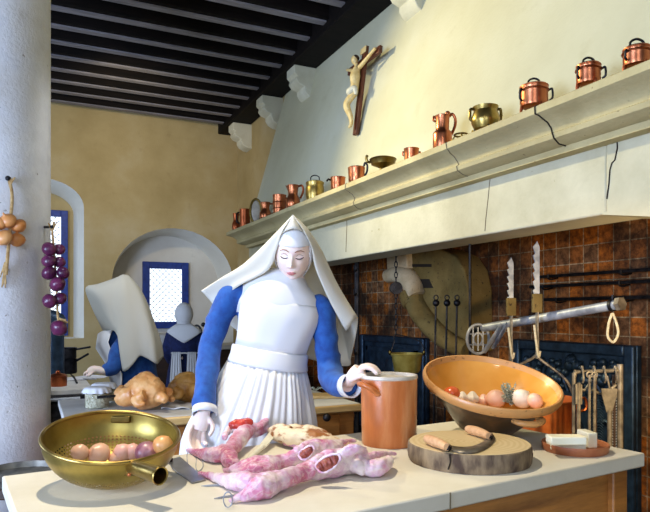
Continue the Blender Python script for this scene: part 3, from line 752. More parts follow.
# ================================================================== FRONT TABLE
ZT = .86
A = onZ(2, 476, ZT); B = onZ(645, 453, ZT)
ud = (Rv*.8536+Fv*.521).normalized(); vd = (Rv*.521-Fv*.8536).normalized()   # along the table / towards the viewer
L_ = (B-A).dot(ud); D_ = (B-A).dot(vd)
def tb(u, v, z): return A+ud*u+vd*v+Uv*(z-ZT)
root = thing('kitchen_table', 'long front table with thick pale stone top on an oak frame', 'table', tb(L_/2, D_/2, 0)*1.0)
TBM = lambda c: basis(c, ud, vd, Uv)
b = MB(); b.box((0, 0, 0), (L_, D_, .046), TBM(tb(L_/2, D_/2, ZT-.023))); part('stone_top', b, M['tabletop'], root, bevel=.005)
for (c, s) in (((L_/2, D_-.075), (L_-.2, .03)), ((L_/2, .075), (L_-.2, .03)), ((.075, D_/2), (.03, D_-.2)), ((L_-.075, D_/2), (.03, D_-.2))):
    b = MB(); b.box((0, 0, 0), (s[0], s[1], .17), TBM(tb(c[0], c[1], ZT-.046-.085))); part('apron_rail', b, M['oak_h'], root, bevel=.004)
for u in (.075, L_-.075):
    for v in (.075, D_-.075):
        b = MB(); b.box((0, 0, 0), (.075, .075, ZT-.047), TBM(tb(u, v, (ZT-.047)/2))); part('leg', b, M['oak'], root, bevel=.006)
b = MB()
for u in (.075, L_-.075): b.box((0, 0, 0), (.05, D_-.2, .05), TBM(tb(u, D_/2, .18)))
b.box((0, 0, 0), (L_-.2, .05, .05), TBM(tb(L_/2, D_/2, .18))); part('stretcher', b, M['oak'], root, bevel=.005)
# grey veins/joint on the front edge
b = MB(); j = onZ(441, 489, ZT); v_ = (j-A).dot(ud); b.box((0, 0, 0), (.004, .003, .044), TBM(tb(v_, D_+.0005, ZT-.023))); part('slab_joint', b, M['joint'], root)

# ================================================================== REAR TABLE
ZR = .84
a = onZ(58, 400, ZR); f1 = onZ(183, 415.5, ZR)
xL = a.x; yF = f1.y; yBk = a.y; xRt = onZ(357, 402, ZR).x
yF2 = min(yF, onZ(330, 402.5, ZR).y)
root = thing('drawer_table', 'rear oak drawer table with grey stone top behind the front nun', 'table', ((xL+xRt)/2, (yF+yBk)/2, 0))
b = MB(); b.box2((xL, yF, ZR-.035), (xRt, yBk, ZR)); part('stone_top', b, M['table_stone2'], root, bevel=.006)
b = MB(); b.box2((xL+.0, yF-.022, ZR-.042), (xRt, yF-.0005, ZR-.002)); part('front_moulding', b, M['paledge'], root, bevel=.008)
b = MB(); b.box2((xL+.03, yF+.02, ZR-.26), (xRt-.03, yBk-.03, ZR-.0355)); part('carcass', b, M['oak_h'], root, bevel=.004)
for x in (xL+.07, xRt-.07):
    for y in (yF+.06, yBk-.07):
        b = MB(); b.box2((x-.035, y-.035, 0), (x+.035, y+.035, ZR-.26)); part('leg', b, M['oak'], root, bevel=.005)
kx = onY(325, 417, yF)
dx = (xRt-xL)/3
for i, cx in enumerate((kx.x-.72, kx.x)):
    b = MB(); b.box2((cx-.15, yF+.004, ZR-.22), (cx+.09, yF+.0195, ZR-.055)); dr = part('drawer', b, M['oak_h'], root, bevel=.004)
    b = MB(); b.sphere((cx, yF-.022, kx.z), .021, seg=16, rings=10); b.tube([(cx, yF+.006, kx.z), (cx, yF-.012, kx.z)], .01, 10); part('knob', b, M['iron'], dr)
# ================================================================== STOVE AT THE BACK LEFT
ZS = .86
s0 = onZ(92, 389, ZS)
root = thing('cooking_range', 'black cooking range with grey top and stove pipe beside the column', 'stove', (s0.x-.45, s0.y+.35, 0))
x0 = s0.x-1.1; x1 = s0.x+.03; y0 = s0.y; y1 = s0.y+.72
b = MB(); b.box2((x0, y0+.03, .08), (x1-.03, y1, ZS-.07)); part('body', b, M['iron'], root, bevel=.01)
b = MB(); b.box2((x0-.02, y0, ZS-.07), (x1, y1+.02, ZS-.03)); part('rim', b, M['iron'], root, bevel=.008)
b = MB(); b.box2((x0, y0+.02, ZS-.03), (x1-.02, y1, ZS)); part('hotplate', b, M['table_stone2'], root, bevel=.004)
b = MB(); b.tube([(x0-.02, y0-.03, ZS-.05), (x1-.1, y0-.03, ZS-.05)], .012, 10)
for x in (x0+.3, x1-.15): b.tube([(x, y0-.03, ZS-.05), (x, y0+.01, ZS-.05)], .008, 8)
part('rail', b, M['steel'], root)
pp = W(55, 355, depth(s0)+.55); b = MB(); b.tube([(pp.x, pp.y, ZS), (pp.x, pp.y, 1.22)], .06, 20); b.tube(cr([(pp.x, pp.y, 1.2), (pp.x, pp.y+.05, 1.28), (pp.x-.3, pp.y+.1, 1.32)], 6), .058, 16); part('stove_pipe', b, M['iron_cast'], root)
b = MB()
for z in (.25, .5): b.box2((x0+.1, y0+.012, z), (x1-.2, y0+.03, z+.2))
part('oven_door', b, M['iron'], root, bevel=.006)
for x in (x0+.08, x1-.1):
    for y in (y0+.1, y1-.08):
        b = MB(); b.tube([(x, y, 0), (x, y, .09)], .03, 10); part('foot', b, M['iron'], root)
# things on the range
def onS(px, py): return onZ(px, py, ZS)
p = onS(66, 376)+Vector((0, .22, 0)); root = thing('saucepan', 'black saucepan with long handles at the back of the range', 'saucepan', p); k = depth(p)/FP
b = MB(); b.lathe([(0, 0), (.085, 0), (.09, .01), (.088, .10), (.095, .11), (.085, .108), (.082, .015), (0, .012)], 28, Mat(p)); part('pan', b, M['iron'], root)
b = MB(); b.tube([p+Uv*.09+Rv*.08, W(88, 354, depth(p)-.1)], .009, 8); part('handle', b, M['iron'], root)
p2 = p+Uv*.112; root = thing('saucepan', 'black pan set on top of the lower saucepan on the range', 'saucepan', p2)
b = MB(); b.lathe([(0, 0), (.08, 0), (.086, .01), (.084, .075), (.092, .085), (.08, .083), (.078, .012), (0, .01)], 28, Mat(p2)); part('pan', b, M['iron'], root)
b = MB(); b.tube([p2+Uv*.07+Rv*.08, W(90, 347, depth(p2)-.1)], .008, 8); part('handle', b, M['iron'], root)
p = onS(58, 386); root = thing('stew_pot', 'reddish copper pot at the front corner of the range beside the column', 'pot', p); k = depth(p)/FP
r = 8.5*k; h = 13*k
b = MB(); b.lathe([(0, 0), (r*.95, 0), (r, .01), (r*1.0, h*.72), (r*1.08, h*.76), (r*.95, h*.74), (r*.94, .012), (0, .01)], 28, Mat(p)); part('body', b, M['copper_dark'], root)
b = MB(); b.lathe([(r*1.05, h*.77), (r*.8, h*.9), (r*.3, h), (0, h*1.02)], 28, Mat(p)); b.sphere(p+Uv*(h*1.06), .014, seg=10, rings=6); part('lid', b, M['copper_dark'], root)
p = onS(76, 379); b = MB(); 
for i in range(3):
    a_ = .3*i; b.box((0, 0, .002+.002*i), (.26, .2, .0016), Mat(p+Vector((.04*i, .02*i, 0)), rz=a_))
solo('paper_sheets', b, M['paper'], 'loose white papers lying on the range top under the rear nun hand', 'paper', kind='stuff')
p = onS(72, 381); b = MB(); b.tube(cr([onS(71, 376)+Uv*.01, onS(74, 379)+Uv*.012, onS(77, 384)+Uv*.008], 5), .006, 8); solo('range_poker', b, M['iron'], 'short curved black poker lying on the range top', 'poker')

# counter and sink under the niche window
y = YB-.05; xa = onY(150, 340, 7.6).x
root = thing('washing_counter', 'dark counter with pale basin under the niche window behind the far nun', 'counter', (1.75, 7.85, 0))
b = MB(); b.box2((1.1, 7.6, 0), (2.45, 8.1, .86)); part('cupboard', b, M['darkwood'], root, bevel=.01)
b = MB(); b.box2((1.05, 7.56, .86), (2.5, 8.14, .92)); part('worktop', b, M['table_stone2'], root, bevel=.01)
b = MB(); b.box2((1.15, 7.62, .92), (1.55, 8.05, 1.06)); part('basin', b, M['table_stone2'], root, bevel=.02)
p = Vector((onY(201, 333, 7.8).x, 7.8, .92)); root = thing('tap_stand', 'dark iron tap and utensils on the far counter at the right of the niche', 'tap', p)
b = MB(); b.tube(cr([p, p+Uv*.18, p+Uv*.24-Rv*.05, p+Uv*.2-Rv*.1], 6), .014, 8); b.tube([p+Uv*.14-Rv*.09, p+Uv*.14+Rv*.09], .012, 8); b.sphere(p+Uv*.25+Rv*.03, .03, seg=10, rings=8); b.sphere(p+Uv*.03, (.05, .05, .05), seg=10, rings=8); part('spout', b, M['iron'], root)

# stool and pan at the lower left behind the table corner
p = W(20, 470, 2.55); zt_ = W(20, 476, 2.55).z
root = thing('low_bench', 'dark wooden bench between column and front table corner', 'bench', (p.x, p.y, 0))
bm_ = lambda c: basis(c, Rv, Fv, Uv)
b = MB(); b.box((0, 0, 0), (.75, .34, .04), bm_(Vector((p.x, p.y, zt_-.03))-Rv*.2)); part('seat', b, M['darkwood'], root, bevel=.006)
for s in (-.5, .12):
    for q in (-.12, .12):
        b = MB(); b.box((0, 0, 0), (.05, .05, zt_-.05), bm_(Vector((p.x, p.y, (zt_-.05)/2))+Rv*s+Fv*q)); part('leg', b, M['darkwood'], root)
c = Vector((p.x, p.y, zt_-.01))+Rv*.01
root = thing('metal_tray', 'round dull metal tray on the dark bench at the lower left', 'tray', c)
b = MB(); b.lathe([(0, 0), (.15, 0), (.16, .025), (.168, .032), (.16, .036), (.15, .012), (0, .008)], 36, Mat(c)); part('dish', b, M['tray'], root)
# ================================================================== FRONT NUN
D0 = 2.58
def N(px, py, dd=0.0): return W(px, py, D0+dd)
def kk(dd=0): return (D0+dd)/FP
def ellrow(px, py, rx, ry, a0=0, a1=2*PI, n=48, dd=0, fn=None, zc=None, tl=0):
    """ring of an elliptical section (pixels across, metres in depth); angle 0 = image right, -90deg = towards viewer"""
    c = N(px, py, dd); out = []
    if zc is not None: c.z = zc
    full = abs(a1-a0-2*PI) < 1e-6
    for i in range(n):
        a = a0+(a1-a0)*i/(n if full else n-1)
        k = 1+(fn(a) if fn else 0)
        out.append(c+Rv*(rx*kk()*k*math.cos(a))+Fv*(ry*k*math.sin(a))-Uv*(tl*kk()*math.cos(a)))
    return out
SEC = [(288, 284, 14, .055), (285, 291, 23, .08), (281, 299, 37, .092), (279, 312, 41, .105), (275, 330, 37, .108), (271, 346, 34, .105), (269, 358, 34, .112), (267, 370, 37, .125), (263, 390, 44, .15), (257, 415, 52, .18), (251, 440, 58, .20)]
def sec(py):
    for a, b_ in zip(SEC, SEC[1:]):
        if a[1] <= py <= b_[1]:
            t = (py-a[1])/(b_[1]-a[1]); return tuple(x+(y-x)*t for x, y in zip(a, b_))
    a = SEC[-1]; e = py-440
    return (a[0]-e*.06, py, a[2]+e*.10, a[3]+e*.0006)
base = N(262, 312, 0); base.z = 0
nun = thing('mannequin', 'front mannequin nun in wide pointed veil and white apron, one hand on the orange crock', 'mannequin', base)
# head
hc = N(293.5, 254, -.05); tilt = math.radians(20)
hx = (Rv*math.cos(.10)+Uv*-.06).normalized()                       # head's own right (image right), leaning
hf = (-Fv*math.cos(tilt)-Uv*math.sin(tilt)+Rv*-.04).normalized(); hx = (hx-hf*hx.dot(hf)).normalized(); hu = hf.cross(hx)*-1
if hu.z < 0: hu = -hu
HM = basis(hc, hx, hf, hu)
def g(x, z, cx, cz, sx, sz): return math.exp(-((x-cx)/sx)**2-((z-cz)/sz)**2)
def headsurf(d, off=0.0):
    """unit direction (x right, y front, z up) -> head surface point, metres"""
    x, y, z = d
    r = Vector((x*.076, y*.094, z*.119))
    jaw = max(0, -z); r.x *= 1-.36*jaw**1.6
    if y > 0: r.y *= 1-.10*jaw**2
    if y < 0: r.y *= 1+.02; 
    if y < 0 and z < -.2: r.y *= 1-.35*min(1, (-z-.2)*1.2)
    if y > 0:
        X, Z = r.x, r.z; f = 0
        ramp = min(1, max(0, (.030-Z)/.055))
        f += .024*ramp*math.exp(-(X/.0095)**2)*(1 if Z > -.024 else math.exp(-((Z+.024)/.0075)**2))
        f += .004*g(X, Z, -.011, -.026, .007, .007)+.004*g(X, Z, .011, -.026, .007, .007)
        for s in (-1, 1):
            f -= .0105*g(X, Z, s*.030, .014, .019, .013); f += .0065*g(X, Z, s*.030, .010, .013, .008)
            f += .004*g(X, Z, s*.028, .032, .022, .007); f += .004*g(X, Z, s*.040, -.022, .018, .02)
        f += .0055*g(X, Z, 0, -.051, .017, .0045)+.006*g(X, Z, 0, -.062, .014, .005)-.003*g(X, Z, 0, -.0565, .02, .002)-.003*g(X, Z, 0, -.073, .018, .005)+.007*g(X, Z, 0, -.092, .018, .012)
        r.y += f*y**.5
    return r+Vector(d)*off
def headpt(x, z, off=0.0):
    """front surface point of the head at local x,z"""
    dz = z/.119; dx = x/(.076*(1-.36*max(0, -dz)**1.6)); y2 = 1-dx*dx-dz*dz
    return HM @ headsurf(Vector((dx, math.sqrt(max(0, y2)), dz)), off)
def headmesh(mb, scale=1.0, off=0.0, seg=120, rings=90, keep=None):
    vs = []; fs = []
    for j in range(rings+1):
        t = PI*j/rings
        for i in range(seg):
            a = 2*PI*i/seg; d = Vector((math.sin(t)*math.cos(a), math.sin(t)*math.sin(a), math.cos(t))); vs.append(HM @ headsurf(d, off))
    for j in range(rings):
        for i in range(seg):
            if keep:
                t = PI*(j+.5)/rings; a = 2*PI*(i+.5)/seg; d = Vector((math.sin(t)*math.cos(a), math.sin(t)*math.sin(a), math.cos(t)))
                if not keep(d): continue
            k = (i+1) % seg; fs.append((j*seg+i, (j+1)*seg+i, (j+1)*seg+k, j*seg+k))
    mb.add(vs, fs); return mb
# arms (pixel path, depth offset, radius)
LA = [(245, 292, .0, .052), (231, 296, -.005, .055), (219, 319, -.01, .050), (211, 346, -.03, .047), (208, 366, -.07, .047), (206, 388, -.13, .046), (205, 411, -.18, .047)]
RA = [(312, 304, .0, .05), (322, 310, -.005, .052), (325, 332, -.01, .050), (328, 358, -.03, .051), (331, 378, -.09, .053), (338, 385, -.18, .047), (348, 386, -.27, .040)]
def armpts(A_, s=1.0): return [tuple(N(x, y, dd))+(r*s,) for x, y, dd, r in A_]
body = MB(); headmesh(body)
body.ctube([tuple(HM @ Vector((0, -.025, -.05)))+(.05,), tuple(N(292, 284, -.02))+(.05,), tuple(N(289, 296, .01))+(.06,)], 4, 18)
rows = [ellrow(s_[0], s_[1], s_[2]*.9, s_[3]*.9, n=32) for s_ in SEC[1:]]
tr = MB(); tr.grid(rows, closed=True); tr.add(rows[0], [tuple(range(32))]); tr.add(rows[-1], [tuple(range(32))])
body.add(tr.v, tr.f)
for A_ in (LA, RA): body.ctube(armpts(A_, .62), 5, 14)
for s in (-.09, .09):
    hp = N(258, 435, .03)+Rv*s; hp2 = Vector((hp.x, hp.y, .48)); hp3 = Vector((hp.x, hp.y, .07))
    body.ctube([tuple(hp)+(.085,), tuple(hp2)+(.058,), tuple(hp3+Uv*.18)+(.05,), tuple(hp3)+(.036,)], 5, 14)
    body.ctube([tuple(hp3+Uv*-.02+Fv*.04)+(.034,), tuple(hp3+Uv*-.03-Fv*.07)+(.036,), tuple(hp3+Uv*-.04-Fv*.17)+(.026,)], 4, 12)
# left (image-left) hand, hanging, fingers curled
def fing(mb, pts, r0, r1): 
    q = [tuple(p)+(r0+(r1-r0)*i/(len(pts)-1),) for i, p in enumerate(pts)]; mb.ctube(q, 4, 10); mb.sphere(pts[-1], r1*1.0, seg=10, rings=6)
hd = -.20
body.ctube([tuple(N(205, 404, -.17))+(.027,), tuple(N(204, 412, -.19))+(.025,), tuple(N(201, 420, -.20))+(.034,), tuple(N(198, 429, -.20))+(.034,)], 5, 14, flat=.62)
fl = [[(193, 424), (189, 433), (189, 442), (192.5, 450)], [(195.5, 428), (192.5, 437), (193, 446), (196.5, 452)], [(199.5, 430), (198, 438), (198.5, 445), (201.5, 449)], [(203.5, 429), (203.5, 436), (204, 441), (206, 444)]]
for i, f_ in enumerate(fl):
    fing(body, [N(x, y, hd-.012+.012*i-.016*j) for j, (x, y) in enumerate(f_)], .0108, .0086)
fing(body, [N(207, 417, -.20), N(212, 423, -.21), N(212.5, 430, -.225), N(210, 435, -.235)], .0105, .0075)
# right hand, arched over the crock rim
body.ctube([tuple(N(344, 386, -.24))+(.026,), tuple(N(350, 383, -.275))+(.025,), tuple(N(354, 375, -.29))+(.032,), tuple(N(360, 368, -.30))+(.031,)], 5, 14, flat=.6)
for i, (off, dx, dy) in enumerate(((-.028, 0, 0), (-.009, 1.5, -1), (.010, 2.5, -1.5), (.028, 2.5, -1.5))):
    fing(body, [N(360+dx*.4, 368.5+dy, -.305+off*.8), N(366+dx, 367+dy, -.31+off), N(372+dx, 369+dy, -.315+off), N(376.5+dx, 373+dy*.5, -.318+off)], .0108, .0088)
body.ctube([tuple(N(353, 381, -.29))+(.024,), tuple(N(359, 374, -.305))+(.030,), tuple(N(365, 372, -.31))+(.024,)], 4, 12, flat=.7)
fing(body, [N(351, 380, -.31), N(356, 377.5, -.345), N(361, 376, -.362), N(365, 376, -.365)], .0105, .0078)
bodym = organic(body, .0032, 3)
part('body', bodym, M['skin'], nun, angle=180)
b = MB()
for s in (-1, 1):
    pass
lip = MB()
up = cr([(-.018, -.0555, 0), (-.009, -.0515, 0), (-.003, -.0500, 0), (0, -.0510, 0), (.003, -.0500, 0), (.009, -.0515, 0), (.018, -.0555, 0)], 4)
mid = cr([(-.018, -.0556, 0), (0, -.0562, 0), (.018, -.0556, 0)], 12)
low = cr([(-.018, -.0557, 0), (-.009, -.0630, 0), (0, -.0650, 0), (.009, -.0630, 0), (.018, -.0557, 0)], 6)
rows = [[headpt(x, z, .0022) for x, z, _ in up], [headpt(x, z, .0030) for x, z, _ in mid], [headpt(x, z, .0022) for x, z, _ in low]]
lip.grid(rows); part('lips', lip, M['lips'], nun, solid=.002)
for s in (-1, 1):
    b = MB(); b.tube([headpt(s*x, z, .0022) for x, z in ((.012, .030), (.022, .036), (.034, .0365), (.047, .030))], [.0016, .0026, .0024, .001], 6); part('eyebrow', b, M['brow'], nun)
    b = MB(); b.tube([headpt(s*x, z, .0024) for x, z in ((.015, .0085), (.022, .0045), (.030, .003), (.038, .0045), (.045, .009))], [.0012, .0021, .0024, .0022, .0012], 6); part('eyelash', b, M['lash'], nun)
    b = MB(); b.tube([headpt(s*x, z, .0012) for x, z in ((.016, .014), (.024, .0195), (.032, .020), (.044, .0145))], [.0008, .0012, .0012, .0008], 6); part('eyelid_crease', b, M['brow'], nun)
# coif: band across the forehead and round the cheeks
def keepc(d):
    p = headsurf(d)
    if p.z > .048 and d.y > -.4: return True
    ang = math.atan2(abs(p.x), p.y)
    return ang > .98+.25*max(0, -d.z) and d.z > -.93
b = MB(); headmesh(b, off=.0035, keep=keepc); part('coif', b, M['white'], nun, solid=.004)
# dress
dr = MB(); rows = [ellrow(*s_, n=40) for s_ in SEC]
for py in (480, 540, 600, 660): rows.append(ellrow(*sec(py), n=40))
bot = rows[-1]; cz = sum((p for p in bot), Vector())/len(bot); rows.append([Vector((p.x, p.y, .05)) for p in [cz+(q-cz)*1.05 for q in bot]])
dr.grid(rows, closed=True); dr.add(rows[0], [tuple(range(40))]); dr.add(rows[-1], [tuple(range(40))])
dr.ctube(armpts(LA), 6, 20); dr.ctube(armpts(RA), 6, 20)
d2 = organic(dr, .009, 4)
for i, v in enumerate(d2.v):
    rel = v-base; w = noise.noise(Vector((rel.dot(Rv)*9, rel.dot(Fv)*9, rel.z*5)))+.6*noise.noise(Vector((rel.dot(Rv)*20, rel.dot(Fv)*20, rel.z*14)))
    f1 = noise.noise(Vector((rel.dot(Rv)*7+rel.z*5, rel.dot(Fv)*6, rel.z*13-rel.dot(Rv)*9))); f1 = (1-abs(f1)*3.2)
    d2.v[i] = v+(v-Vector((base.x, base.y, v.z))).normalized()*(.005*w+.0045*max(-.4, f1))
part('dress', d2, M['blue'], nun, angle=180)
def cuffring(p, q, r0, r1, name='cuff'):
    p = Vector(p); q = Vector(q); b = MB(); b.tube([p, p+(q-p)*.5, q], [r0, r0*1.02, r1], 22, caps=False); part(name, b, M['white'], nun, solid=.004)
cuffring(N(205, 408, -.178), N(204.5, 415, -.195), .046, .045); cuffring(N(346.5, 386, -.262), N(352, 385.5, -.293), .041, .044)
# collar cape
rows = [ellrow(289, 274, 16, .075, n=60, dd=-.005, tl=6), ellrow(286, 279, 22, .082, n=60, tl=8), ellrow(283, 285, 31, .096, n=60, tl=9), ellrow(281, 293, 39, .104, n=60, tl=8), ellrow(279, 303, 41.5, .111, n=60, tl=4), ellrow(278, 312, 41.5, .112, n=60, fn=lambda a: .006*math.sin(a*5))]
b = MB(); b.grid(rows, closed=True); part('collar', b, M['white'], nun, solid=.004)
# bib, waistband, apron skirt
def arc(py, grow, a, n=60, fn=None, al=None, tl=0):
    s_ = sec(py); return ellrow(s_[0], s_[1], s_[2]+grow*FP/D0, s_[3]+grow, -PI/2-(a if al is None else al), -PI/2+a, n, fn=fn, tl=tl)
b = MB(); b.grid([arc(py, .0125+.002*math.sin((py-300)*.11), math.radians(a+2), fn=lambda q: .007*math.sin(q*11+py*.05)+.006*math.sin(q*5), al=math.radians(a-9), tl=7-(py-300)*.02) for py, a in ((301, 58), (304, 62), (310, 64), (318, 66), (326, 68), (334, 70), (342, 72), (349, 74))]); part('apron_bib', b, M['white'], nun, solid=.005)
b = MB(); b.grid([arc(py, g_, math.radians(86), al=math.radians(78), tl=6) for py, g_ in ((349, .013), (351, .0155), (358, .016), (364, .016), (366, .013))]); part('waistband', b, M['white'], nun, solid=.006)
rr = random.Random(3); ph = [rr.random()*6 for _ in range(4)]
def pleat(amp, s, t): return lambda a: amp*(max(0, 1-t*1.6)*math.sin(a*47+ph[0]+1.3*math.sin(a*7))+.9*math.sin(a*17+ph[1]+s+1.5*math.sin(a*3.1))+.6*math.sin(a*29+ph[2]-s)+.5*math.sin(a*9+ph[3]))
rows = []
for i in range(22):
    py = 366+i*8.5; t = i/21; rows.append(arc(py, .012+.02*min(1, t*3), math.radians(88+8*min(1, t*2)), 260, pleat(.010+.011*min(1, t*4), t*1.5, t), tl=6*(1-t)))
b = MB(); b.grid(rows); part('apron_skirt', b, M['white'], nun, solid=.003, angle=80)
# veil
tip = (293, 215, -.13)
ribs = [
 [tip, (282, 232, -.135), (276.5, 250, -.12), (268, 270, -.10), (240, 285, -.07), (213, 304, -.03)],
 [tip, (278, 231, -.11), (262, 248, -.07), (243, 265, -.04), (222, 278, -.02), (202, 291, .0)],
 [tip, (283, 227, -.03), (266, 248, .07), (250, 272, .12), (232, 292, .14), (214, 306, .12)],
 [tip, (290, 224, .03), (280, 246, .11), (268, 280, .15), (256, 312, .17), (242, 335, .17)],
 [tip, (297, 223, .04), (296, 246, .13), (292, 285, .17), (288, 325, .19), (284, 352, .20)],
 [tip, (304, 226, .03), (314, 248, .10), (324, 285, .15), (334, 325, .17), (344, 366, .16)],
 [tip, (307, 229, -.02), (322, 252, .05), (333, 285, .09), (343, 320, .11), (351, 356, .10)],
 [tip, (308, 230, -.09), (321, 252, -.04), (334, 278, -.01), (346, 299, .01), (358, 318, .02)],
 [tip, (305, 233, -.135), (311.5, 248, -.115), (316, 270, -.09), (330, 302, -.05), (346, 331, -.01)],
]
dense = [cr([tuple(N(*p)) for p in rb], 6) for rb in ribs]
rows = []
for j in range(len(dense[0])):
    rows.append([Vector(p) for p in cr([d_[j] for d_ in dense], 6)])
for j, row in enumerate(rows):      # soft folds in the hanging cloth
    t = j/(len(rows)-1)
    for i, p in enumerate(row):
        u = i/(len(row)-1); row[i] = p+Fv*(.010*t*math.sin(u*38)+.006*t*math.sin(u*17+2))
ga = [[N(*tip)]*9, [N(293+(i-4)*1.9, 222+abs(i-4)*1.5, -.142+.004*abs(i-4)) for i in range(9)], [N(293.5+(i-4)*3.7, 228.5+(i-4)**2*.55, -.158+.0035*(i-4)**2) for i in range(9)]]
b = MB(); b.grid(rows); b.grid(ga); vo = part('veil', b, M['veil'], nun, solid=.003, angle=60)

# ================================================================== NUN AT THE RANGE
D1 = 4.55
def Q(px, py, dd=0.0): return W(px, py, D1+dd)
b0 = Q(134, 312, 0); b0.z = 0
n2 = thing('mannequin', 'mannequin nun bending over the black range, face hidden by a big white veil', 'mannequin', b0)
k1 = D1/FP
bd = MB()
bd.sphere(Q(113, 308, .02), (.085, .10, .12), seg=24, rings=16)
bd.ctube([tuple(Q(118, 318, .03))+(.06,), tuple(Q(126, 334, .03))+(.10,), tuple(Q(134, 352, .03))+(.14,), tuple(Q(138, 385, .03))+(.13,), tuple(Q(138, 415, .03))+(.15,)], 5, 20)
ARM2 = [(126, 338, -.13, .05), (118, 352, -.17, .062), (114, 366, -.2, .056), (104, 371, -.24, .045)]
bd.ctube([tuple(Q(*a[:3]))+(a[3]*.6,) for a in ARM2]+[tuple(Q(98, 369.5, -.25))+(.026,), tuple(Q(93, 370, -.25))+(.03,), tuple(Q(89, 372, -.25))+(.026,)], 5, 12)
for i in range(4): fing(bd, [Q(90, 371+.8*i, -.27+.018*i), Q(86.5, 372+.8*i, -.27+.018*i), Q(84, 373.6+.5*i, -.27+.018*i)], .0105, .008)
fing(bd, [Q(93, 372, -.27), Q(90, 375, -.28), Q(87, 375.6, -.28)], .011, .009)
for s in (-.09, .09):
    hp = Q(138, 412, .03)+Rv*s; h3 = Vector((hp.x, hp.y, .06)); bd.ctube([tuple(hp)+(.085,), (hp.x, hp.y, .4, .06), tuple(h3)+(.04,)], 5, 12); bd.ctube([tuple(h3+Uv*-.02)+(.035,), tuple(h3+Uv*-.03-Rv*.13)+(.028,)], 4, 10)
part('body', organic(bd, .006, 3), M['skin'], n2, angle=180)
dr = MB(); rows = []
for px, py, rx, ry in ((118, 322, 8, .07), (122, 330, 14, .12), (127, 338, 20, .16), (131, 350, 22, .165), (134, 362, 21, .155), (135, 375, 22, .16), (136, 390, 25, .19), (137, 420, 30, .23), (137, 470, 36, .27)):
    c = Q(px, py, .03); rows.append([c+Rv*(rx*k1*math.cos(2*PI*i/32))+Fv*(ry*math.sin(2*PI*i/32)) for i in range(32)])
rows.append([Vector((p.x, p.y, .05)) for p in rows[-1]])
dr.grid(rows, closed=True); dr.add(rows[0], [tuple(range(32))]); dr.add(rows[-1], [tuple(range(32))])
dr.ctube([tuple(Q(*a[:3]))+(a[3],) for a in ARM2], 5, 16)
part('dress', organic(dr, .012, 4, .006, 7), M['blue'], n2, angle=180)
# white bib sleeve edge at her front and apron
b = MB(); b.grid([[Q(px, py, dd) for px, py, dd in cr(r_, 6)] for r_ in (
  [(112, 330, -.16), (103, 331, -.10), (98, 334, .0), (100, 334, .12)],
  [(108, 342, -.17), (100, 344, -.11), (96, 348, .0), (99, 350, .13)],
  [(113, 356, -.19), (108, 358, -.13), (105, 362, .0), (106, 362, .14)],
  [(122, 374, -.2), (115, 378, -.15), (111, 382, .0), (112, 382, .15)],
  [(120, 420, -.24), (108, 425, -.16), (103, 430, .0), (104, 430, .17)])]); part('apron', b, M['white'], n2, solid=.006)
# veil: left contour, front sheet, right contour, back
t2 = (124, 275, -.08)
ribs = [
 [(113, 279, -.10), (100, 284, -.12), (88, 289, -.12), (94, 308, -.10), (102, 326, -.09), (107, 336, -.07)],
 [(118, 277, -.13), (108, 286, -.19), (103, 296, -.21), (108, 312, -.21), (114, 326, -.21), (117, 332, -.20)],
 [(122, 275, -.13), (118, 288, -.21), (116, 303, -.235), (119, 325, -.25), (121, 350, -.265), (124, 371, -.26)],
 [(126, 275, -.12), (128, 288, -.2), (131, 303, -.23), (135, 325, -.25), (138, 345, -.25), (140, 356, -.24)],
 [(129, 276, -.10), (137, 287, -.12), (144, 302, -.14), (151, 325, -.16), (155, 345, -.17), (157, 364, -.16)],
 [(129, 276, -.02), (139, 288, .02), (147, 304, .05), (154, 325, .07), (160, 342, .06), (162, 355, .04)],
 [(127, 276, .05), (134, 290, .14), (140, 305, .19), (144, 330, .22), (147, 345, .22), (148, 356, .20)],
 [(119, 277, .06), (116, 290, .14), (112, 302, .17), (116, 320, .19), (120, 335, .19), (122, 345, .18)],
 [(113, 279, .03), (99, 285, .06), (88, 290, .07), (94, 309, .09), (102, 326, .1), (107, 337, .1)]]
dense = [cr([tuple(Q(*p)) for p in rb], 6) for rb in ribs]
rows = [[Vector(p) for p in cr([d_[j] for d_ in dense], 6, True)] for j in range(len(dense[0]))]
rows.insert(0, [sum(rows[0], Vector())/len(rows[0])]*len(rows[0]))
for j, row in enumerate(rows):
    t = j/(len(rows)-1)
    for i, p in enumerate(row): row[i] = p+Rv*(.008*t*math.sin(i*.9))+Fv*(.01*t*math.sin(i*.7+1))
b = MB(); b.grid(rows, closed=True); part('veil', b, M['veil'], n2, solid=.004, angle=70)

# ================================================================== FAR NUN, SEEN FROM BEHIND
D2 = 6.9
def P3(px, py, dd=0.0): return W(px, py, D2+dd)
k2 = D2/FP
b0 = P3(184, 312); b0.z = 0
n3 = thing('mannequin', 'small far mannequin nun seen from behind, white cap and pointed shawl over a navy dress', 'mannequin', b0)
bd = MB(); bd.sphere(P3(184, 314), (.088, .10, .115), seg=24, rings=16); bd.ctube([tuple(P3(184, 320))+(.05,), tuple(P3(184, 328))+(.055,), tuple(P3(184, 345))+(.11,), tuple(P3(184, 380))+(.12,)], 5, 16)
for s in (-1, 1):
    bd.ctube([tuple(P3(184+13*s, 334))+(.04,), tuple(P3(184+17*s, 350, .02))+(.035,), tuple(P3(184+12*s, 362, .18))+(.028,), tuple(P3(184+8*s, 362, .30))+(.03,)], 5, 10)
    bd.ctube([tuple(P3(184+7*s, 380))+(.07,), tuple(Vector((P3(184+7*s, 380).x, P3(184+7*s, 380).y, .05)))+(.04,)], 4, 10)
part('body', organic(bd, .008, 3), M['skin'], n3, angle=180)
